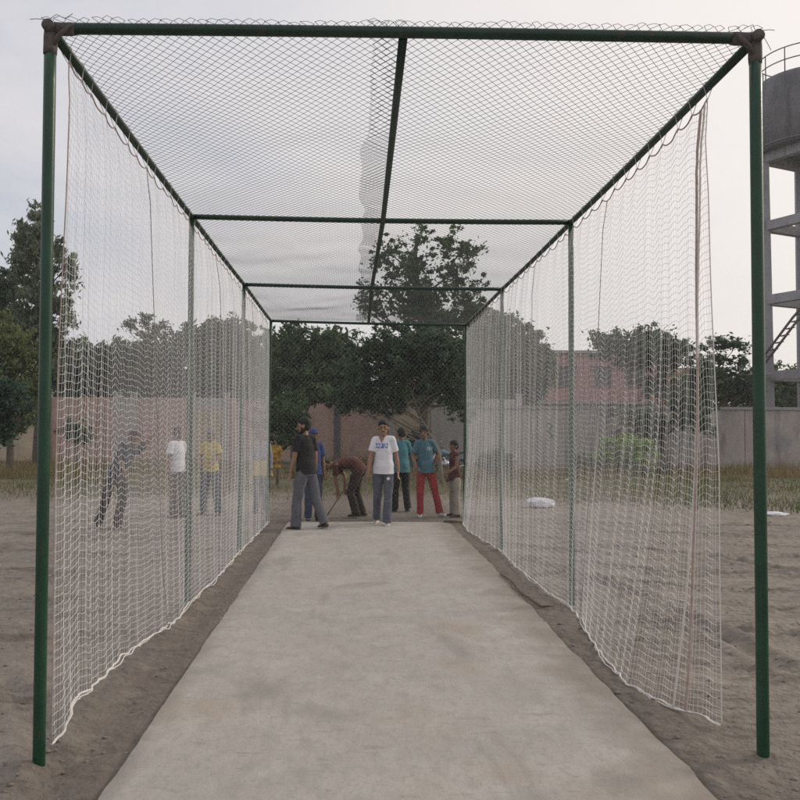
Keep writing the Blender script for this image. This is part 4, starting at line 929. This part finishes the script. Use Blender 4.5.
    g.pipe([mc-lr*.024*kh+hu*(.006*kh if smile else 0)-lf*.008*kh, mc, mc+lr*.024*kh+hu*(.006*kh if smile else 0)-lf*.008*kh], [.004*kh, .0075*kh, .004*kh], 8); mo = g.build('mouth', m_lip, root)
    if smile:
        g = G(); g.pipe([mc-lr*.017*kh+hu*.004*kh-lf*.000*kh, mc+hu*.001*kh+lf*.005*kh, mc+lr*.017*kh+hu*.004*kh-lf*.0*kh], [.002*kh, .0032*kh, .002*kh], 8); g.build('teeth', m_teeth, mo)
    if beard:
        Hb = Solid()
        if beard == 1:    # moustache
            Hb.loft([mc-lr*.026*kh+hu*.012*kh-lf*.006*kh, mc+hu*.016*kh+lf*.004*kh, mc+lr*.026*kh+hu*.012*kh-lf*.006*kh], [.005*kh, .007*kh, .005*kh])
        else:
            Hb.ell(hc-hu*.082*kh+lf*.045*kh, (.05*kh, .045*kh, .034*kh), (lr, lf, hu))
            for sg in (-1, 1): Hb.ell(hc+lr*sg*.056*kh-hu*.05*kh+lf*.01*kh, (.014*kh, .035*kh, .045*kh), (lr, lf, hu))
        Hb.build('beard', m_hair, root, vox*.6, 1)
    del root['_local']
    return dict(root=root, shirt=so_, pants=po, body=body, A=A, J=J, k=k, right=right, f=f2, u=u2, ch=ch, pel=pel, hc=hc, shc=shc, wa=wa)
def G_(px, py): d = gd(py); return wx(px, d), wy(d)
DN = (0, 0, -1)
white = cloth('white_cotton', (0.66, 0.66, 0.70), (0.76, 0.75, 0.78)); black = cloth('black_cotton', (0.012, 0.011, 0.012), (0.024, 0.022, 0.022))
slate = cloth('slate_tracksuit', (0.075, 0.08, 0.105), (0.12, 0.125, 0.155)); greyt = cloth('grey_tracksuit', (0.085, 0.085, 0.10), (0.14, 0.14, 0.155))
teal = cloth('teal_cotton', (0.05, 0.12, 0.155), (0.08, 0.17, 0.21)); teal2 = cloth('bright_teal_cotton', (0.05, 0.17, 0.20), (0.08, 0.22, 0.25))
red = cloth('red_tracksuit', (0.28, 0.03, 0.035), (0.40, 0.055, 0.06)); maroon = cloth('maroon_cotton', (0.06, 0.02, 0.022), (0.11, 0.035, 0.035))
beige = cloth('beige_cotton', (0.26, 0.23, 0.19), (0.36, 0.32, 0.27)); rustc = cloth('rust_cotton', (0.075, 0.03, 0.024), (0.13, 0.05, 0.038))
dpant = cloth('dark_brown_cotton', (0.025, 0.02, 0.02), (0.05, 0.035, 0.03)); navy = cloth('navy_cotton', (0.02, 0.02, 0.035), (0.04, 0.04, 0.06))
blue = cloth('blue_cotton', (0.035, 0.055, 0.15), (0.055, 0.08, 0.21)); yel = cloth('yellow_cotton', (0.40, 0.30, 0.06), (0.55, 0.43, 0.12)); olive = cloth('khaki_cotton', (0.10, 0.085, 0.06), (0.16, 0.14, 0.10))
dblue = cloth('dark_blue_cotton', (0.035, 0.045, 0.08), (0.08, 0.09, 0.13)); lgrey = cloth('lavender_cotton', (0.22, 0.21, 0.25), (0.32, 0.31, 0.35))
sh_w = (cloth('white_shoe', (0.5, 0.5, 0.48), (0.62, 0.62, 0.6)), cloth('pale_sole', (0.55, 0.55, 0.52))); sh_d = (cloth('dark_shoe', (0.03, 0.032, 0.03), (0.06, 0.06, 0.055)), cloth('grey_sole', (0.25, 0.25, 0.24)))
ST = [((-.02, .02, -1), (-.02, -.03, -1), (-.25, 1, 0)), ((.02, .02, -1), (.02, -.03, -1), (.25, 1, 0))]
def arms_down(a=0.16, f=0.05, bend=0.12): return [((-a, f, -1), (-a*.5, f+bend, -1), (-.05, f+bend, -1)), ((a, f, -1), (a*.5, f+bend, -1), (.05, f+bend, -1))]

# man in black, seen from behind, stepping to the left (screen)
x, y = G_(311, 529.5)
pm = person('man in black T-shirt and baggy grey trousers walking away, head turned left', x, y, 1.80, 56,
    dict(lean=(-.02, .04), twist=-14, legs=[((-.08, .20, -1), (-.04, .02, -1), (-.1, 1, 0)), ((.10, -.20, -1), (.10, -.42, -1), (.35, 1, -.1))], arms=[((-.10, .12, -1), (-.04, .28, -1), (-.02, .2, -1)), ((.14, -.12, -1), (.08, .08, -1), (0, .1, -1))], look=(-.45, 1, -.12), head=(0, .08, 1)),
    dict(m=black, sleeve='short', loose=1.0), dict(m=greyt, loose=1.15), sh_d, skin2, 'short', 2)
# boy in the blue cap behind him
x, y = wx(313.8, 15.4), wy(15.4)
person('boy in blue cap and blue shirt half hidden behind the man in black', x, y, 1.63, 200,
    dict(legs=ST, arms=arms_down(.12)), dict(m=blue, sleeve='short'), dict(m=dblue, loose=1.1), sh_d, skin1, ('cap', blue))
# bending player with a stick
x, y = G_(360, 516.5)
pb = person('player in rust shirt bending far over, working the ground with a stick', x, y, 1.70, 90,
    dict(lean=(0, .8), lean2=(0, 1.0, -.12), head=(0, -.15, 1), look=(0, .45, -1), legs=[((-.06, .38, -1), (-.03, -.30, -1), (0, 1, 0)), ((.16, .10, -1), (.08, -.34, -1), (.1, 1, 0))], ik={0: ((-.02, .40, .33), (-.2, .6, 0)), 1: ((.04, .27, .47), (.5, -.6, 0))},
         arms=[((.05, .12, -1), (.10, .28, -1), (.1, .4, -.8)), ((.0, -.30, -1), (-.14, .42, -.8), (-.1, .6, -.8))], curl=1.3),
    dict(m=rustc, sleeve='short', hem=0.04), dict(m=dpant, loose=1.12), sh_d, skin2, 'short')
# the stick it holds
Mr = Matrix.Translation(pb['root'].location) @ Matrix.Rotation(math.radians(90), 4, 'Z')
ha = np.array(Mr @ Vector(pb['A'][0][2]+pb['A'][0][3]*.07)); hb = np.array(Mr @ Vector(pb['A'][1][2]+pb['A'][1][3]*.07))
lowp = np.array(Mr @ Vector((0, .62, .02))); mid_ = (ha+hb)/2; dirs = nrm(mid_-lowp)
g = G(); g.pipe([mid_+dirs*.22, mid_, lowp+dirs*.2, lowp], [.011, .013, .014, .015], 8); one('stick', g, mat('pale_stick', (0.3, 0.2, 0.12), .8, var=.3, scale=20), 'pale wooden stick held to the ground by the bending player', 'stick')
# man in white
x, y = G_(382, 524.5)
pw = person('smiling man in white V neck T-shirt and slate trousers walking towards the camera', x, y, 1.78, 176,
    dict(lean=(0, .04), twist=6, legs=[((.02, .24, -1), (.05, .04, -1), (-.1, 1, 0)), ((.03, -.02, -1), (.05, -.50, -1), (.25, 1, -.25))], arms=[((-.22, -.16, -1), (-.16, .08, -1), (.05, .15, -1)), ((.24, .14, -1), (.14, .34, -1), (-.05, .3, -1))], look=(.06, 1, -.10), head=(.03, .05, 1)),
    dict(m=white, sleeve='short', hem=0.03, loose=1.02), dict(m=slate, loose=1.02), sh_w, skin2, 'short', 1, smile=True)
chx, shz = pw['ch'], pw['shc'][2]; c0 = (pw['ch']+pw['shc'])/2
blk = np.array([[1,1,0,1,0,1,1,1,0,1,1,1,0,1,1],[1,0,0,1,0,1,1,0,0,1,0,0,0,1,0],[1,1,1,0,1,1,1,1,1,0,1,1,1,0,1]])
def print_test(c, nn):
    u_ = (c[:, 0]+0.105)/0.21; v_ = (c[:, 2]-(c0[2]-0.075))/0.085
    i_ = np.clip((v_*3).astype(int), 0, 2); j_ = np.clip((u_*15).astype(int), 0, 14)
    return (u_ > 0) & (u_ < 1) & (v_ > 0) & (v_ < 1) & (nn[:, 1] > .2) & (blk[2-i_, j_] > 0)
recolour(pw['shirt'], cloth('blue_print', (0.10, 0.17, 0.42), (0.15, 0.22, 0.5)), print_test)
nkz = pw['shc'][2]+.06
recolour(pw['shirt'], skin2, lambda c, nn: (nn[:, 1] > .0) & (np.abs(c[:, 0]) < (c[:, 2]-(nkz-.125))*.48) & (c[:, 2] > nkz-.125))
em = pw['J'][0][0]
recolour(pw['pants'], white, lambda c, nn: (nn[:, 1] > .2) & (np.hypot(c[:, 0]+.115, c[:, 2]-(em[2]-.13)) < .026))
# teal figure behind, facing away
x, y = wx(401.5, 17.2), wy(17.2)
p9 = person('person in bright teal top and black trousers with a lime stripe, mostly hidden behind the man in white', x, y, 1.66, 20,
    dict(legs=[((-.08, .05, -1), (-.05, -.05, -1), (0, 1, 0)), ((.05, .04, -1), (.03, -.25, -1), (.2, 1, 0))], arms=[((-.2, 0, -1), (-.1, .1, -1), DN), ((.35, -.05, -1), (.15, .1, -1), DN)]),
    dict(m=teal2, sleeve='long', hem=.08, loose=1.08), dict(m=black, loose=1.1), sh_d, skin1, 'short')
p9['root']['label'] = 'person in bright teal top, mostly hidden behind the man in white'
kk = p9['J']
recolour(p9['pants'], cloth('lime_stripe', (0.35, 0.6, 0.05)), lambda c, nn: (nn[:, 0] < -.75) & (c[:, 0] < kk[0][1][0]+.0) & (np.abs(c[:, 1]-kk[0][1][1]) < .03))
# teal T-shirt and red trousers
x, y = G_(430, 516)
p10 = person('boy in teal T-shirt and red trousers standing with one hand on his hip', x, y, 1.69, 190,
    dict(lean=(.04, -.03), legs=[((-.22, .03, -1), (-.26, -.06, -1), (-.5, 1, 0)), ((.05, .0, -1), (.0, .0, -1), (.3, 1, 0))],
         arms=[((-.48, -.14, -.85), (.35, .22, -.75), (.6, .25, -.5)), ((.30, -.02, -1), (-.05, .55, -.6), (-.3, .5, -.3))], look=(.45, 1, -.3), curl=.9),
    dict(m=teal, sleeve='short', hem=.06, loose=1.03), dict(m=red, loose=1.0), sh_w, skin1, 'bushy')
recolour(p10['shirt'], cloth('pale_print', (.25, .33, .36)), lambda c, nn: (nn[:, 1] > .3) & (np.abs(c[:, 0]-.02) < .07) & (np.abs(c[:, 2]-p10['ch'][2]-.01) < .035) & ((c[:, 0]*60).astype(int) % 3 != 0))
# child in maroon
x, y = wx(455, 16.2), wy(16.2)
person('child in sleeveless maroon top and beige trousers facing left at the far right post', x, y, 1.42, 110,
    dict(lean=(0, .03), legs=[((-.12, .06, -1), (-.1, .02, -1), (0, 1, 0)), ((.10, -.02, -1), (.12, -.08, -1), (.2, 1, 0))], arms=[((-.12, .15, -1), (0, .8, -.5), (0, 1, -.2)), ((.16, -.2, -1), (.02, .35, -1), (0, .5, -1))], look=(-.2, 1, -.2)),
    dict(m=maroon, sleeve='none', hem=.05), dict(m=beige, loose=1.15), sh_d, skin1, 'bushy')
# figures outside the left net
x, y = wx(110.5, 14.3), wy(14.3)
person('player in navy clothes leaning right with an arm flung up, beyond the left net', x, y, 1.66, 215,
    dict(lean=(-.38, .12), lean2=(-.48, .12, 1), legs=[((.06, .30, -1), (.12, -.25, -1), (0, 1, 0)), ((.20, -.1, -1), (.20, -.40, -1), (.2, 1, 0))],
         arms=[((-.70, .1, .70), (-.60, .1, .80), (-.5, .1, .9)), ((.10, .15, -1), (-.1, .5, -.8), (0, .5, -.5))], head=(.15, .1, 1), look=(-.5, 1, .1)),
    dict(m=navy, sleeve='short', hem=.03), dict(m=dpant, loose=1.08), sh_d, skin1, 'short')
x, y = wx(178.5, 16.1), wy(16.1)
person('man in white shirt and khaki trousers standing beyond the left net', x, y, 1.64, 230,
    dict(legs=ST, arms=[((-.2, .1, -1), (.1, .6, -.7), (.3, .6, -.4)), ((.22, 0, -1), (.1, .2, -1), DN)], look=(0, 1, -.2)), dict(m=white, sleeve='short', loose=1.05), dict(m=olive, loose=1.1), sh_d, skin1, 'short', group=None)
x, y = wx(212, 16.5), wy(16.5)
p3 = person('person in grey cap and yellow shirt with dark blue trousers beyond the left net', x, y, 1.62, 165,
    dict(legs=[((-.12, .05, -1), (-.1, -.1, -1), (-.2, 1, 0)), ((.12, .02, -1), (.1, -.05, -1), (.2, 1, 0))], arms=[((-.3, .2, -1), (.3, .8, -.3), (.5, .6, 0)), ((.25, .2, -1), (-.3, .8, -.4), (-.5, .6, 0))]), dict(m=yel, sleeve='short', hem=.02), dict(m=dblue, loose=1.15), sh_d, skin1, ('cap', cloth('grey_cap', (0.12, .13, .16))))
x, y = wx(262, 17.0), wy(17.0)
p4 = person('person in lavender grey clothes with a yellow cloth round the waist behind the far left net', x, y, 1.60, 180,
    dict(legs=ST, arms=arms_down(.15)), dict(m=lgrey, sleeve='long', loose=1.0), dict(m=greyt, loose=1.1), sh_d, skin1, 'short')
Sk = Solid(); pe = p4['pel']; Sk.loft([pe+np.array([0, 0, .14]), pe, pe-np.array([0, 0, .16])], [(.17, .13), (.19, .15), (.235, .18)], cap=False, n=24)
p4['root']['_local'] = 1; Sk.build('waist_cloth', yel, p4['root'], .01, 2, (.01, 12, (1, 1, .3))); del p4['root']['_local']
p4['root']['label'] = 'person in lavender grey with yellow cloth round the waist, beyond the far left net'

# patterned shirt hanging on the young tree
Hs = Solid(); cx_, cy_, cz_ = wx(275.5, 24.6), wy(24.6), wz(455, 24.6)
r0 = empty('hanging_shirt', (cx_, cy_, cz_-.35), 'yellow and black patterned shirt hanging on the young tree', 'shirt'); 
Hs.loft([(cx_, cy_, cz_-.38), (cx_, cy_, cz_), (cx_, cy_, cz_+.28)], [(.17, .06), (.15, .07), (.14, .06)], cap=False, n=20)
Hs.loft([(cx_-.12, cy_, cz_+.24), (cx_-.2, cy_, cz_-.05)], [.06, .07], cap=False); Hs.loft([(cx_+.12, cy_, cz_+.24), (cx_+.19, cy_, cz_-.02)], [.06, .07], cap=False)
m_pat = mat('yellow_black_print', (0.012, 0.011, 0.01), .85, col2=(0.55, 0.30, 0.03), scale=11, detail=2)
ho = Hs.build('cloth', m_pat, r0, .012, 2, (.01, 14, (1, 1, .4)))
g = G(); g.tubes(np.array([(cx_, cy_, cz_+.27), (cx_+.01, cy_, cz_+.36), (cx_+.04, cy_-.0, cz_+.40)]), .008, 5); g.build('hook', m_rust, r0)

# motorcycle parked far behind
def motorcycle(x, y, rz, z=0.0):
    root = empty('motorcycle', (x, y, z), 'motorcycle parked in the grass behind the boy in red trousers', 'motorcycle', None, rz); root['_local'] = 1
    mb = cloth('bike_black', (0.015, 0.015, 0.017), rough=.35); mt = cloth('bike_blue', (0.10, 0.20, 0.26), rough=.3); mm = mat('bike_metal', (.5, .5, .52), .25, metal=.9)
    for wx_ in (-.64, .62):
        a = np.linspace(0, 2*PI, 33); g = G(); g.tubes(np.stack([wx_+.27*np.cos(a), 0*a, .31+.27*np.sin(a)], -1), .042, 8, ref=(0, 1, 0)); w__ = g.build('wheel', mb, root)
        g = G(); g.tubes(np.stack([wx_+.22*np.cos(a), 0*a, .31+.22*np.sin(a)], -1), .014, 6, ref=(0, 1, 0))
        for q in range(8): g.tubes(np.array([(wx_, 0, .31), (wx_+.22*math.cos(q*PI/4), 0, .31+.22*math.sin(q*PI/4))]), .006, 4)
        g.build('rim', mm, w__)
        g = G(); aa = np.linspace(.3, 2.6, 10); g.tubes(np.stack([wx_+.34*np.cos(aa), 0*aa, .31+.34*np.sin(aa)], -1), .045, 6, ref=(0, 1, 0)); g.build('mudguard', mt, root)
    S1 = Solid(); S1.loft([(-.30, 0, .78), (-.12, 0, .86), (.12, 0, .80)], [(.10, .09), (.14, .13), (.09, .08)], side=(0, 1, 0)); S1.build('fuel_tank', mt, root, .015)
    S1 = Solid(); S1.loft([(.10, 0, .80), (.40, 0, .82), (.72, 0, .88)], [(.10, .05), (.12, .05), (.09, .045)], side=(0, 1, 0)); S1.build('saddle', mb, root, .015)
    S1 = Solid(); S1.ell((-.02, 0, .45), (.17, .13, .17)); S1.loft([(0, 0, .5), (-.12, 0, .68)], [.08, .07]); S1.build('engine', mm, root, .015)
    g = G(); g.pipe([(-.40, 0, .95), (-.52, 0, .60), (-.64, 0, .31)], .028, 8); g.build('fork', mm, root)
    g = G(); g.pipe([(-.38, -.01, .9), (.0, 0, .66), (.35, 0, .70), (.62, 0, .35)], .022, 8); g.build('frame', mb, root)
    g = G(); g.pipe([(-.28, -.36, 1.05), (-.38, -.16, 1.03), (-.40, 0, .98), (-.38, .16, 1.03), (-.28, .36, 1.05)], .014, 8); g.build('handlebar', mb, root)
    for sg in (-1, 1):
        g = G(); g.pipe([(-.34, sg*.26, 1.05), (-.36, sg*.32, 1.22)], .007, 6); mr = g.build('mirror', mb, root)
        g = G(); g.ball((-.36, sg*.33, 1.26), (.02, .065, .045)); g.build('mirror_glass', mm, mr)
    g = G(); g.ball((-.50, 0, .90), (.07, .09, .09)); g.build('headlight', mm, root)
    g = G(); g.pipe([(0, -.15, .36), (.3, -.17, .33), (.72, -.17, .42)], [.02, .03, .04], 10); g.build('exhaust', mm, root)
    g = G(); g.pipe([(.05, .1, .28), (.12, .28, .0)], .012, 6); g.build('stand', mb, root)
    del root['_local']
motorcycle(wx(446, 31), wy(31), 0.35)

x0h, x1h, y0h, y1h = gx[0]-2, gx[-1]+2, gy[0]-2, gy[-1]+2
g = G(); g.box(((x0h+x1h)/2, (y0h+y1h)/2, 12), (x1h-x0h, y1h-y0h, 27))
m_haze = bpy.data.materials.new('haze'); m_haze.use_nodes = True; nt = m_haze.node_tree; nt.nodes.clear()
mo_ = nt.nodes.new('ShaderNodeOutputMaterial'); pv = nt.nodes.new('ShaderNodeVolumePrincipled'); pv.inputs['Color'].default_value = (0.93, 0.94, 0.96, 1)
pv.inputs['Density'].default_value = 0.0011; nt.links.new(pv.outputs[0], mo_.inputs['Volume'])
tag(g.build('haze', m_haze, None, smooth=False), 'thin pale dusty haze over the playing ground', None, None, 'stuff')
S.view_settings.view_transform = 'Standard'; S.view_settings.look = 'None'
S.view_settings.exposure = 0.26; S.view_settings.gamma = 1.0; S.view_settings.use_curve_mapping = False
S.render.engine = 'CYCLES'
S.cycles.use_denoising = False; S.cycles.sample_clamp_indirect = 2.5; S.cycles.sample_clamp_direct = 4.0; S.cycles.denoiser = 'OPENIMAGEDENOISE'; S.cycles.max_bounces = 6; S.cycles.transparent_max_bounces = 8
S.cycles.use_adaptive_sampling = False; S.cycles.pixel_filter_type = 'BLACKMAN_HARRIS'; S.cycles.filter_width = 1.6
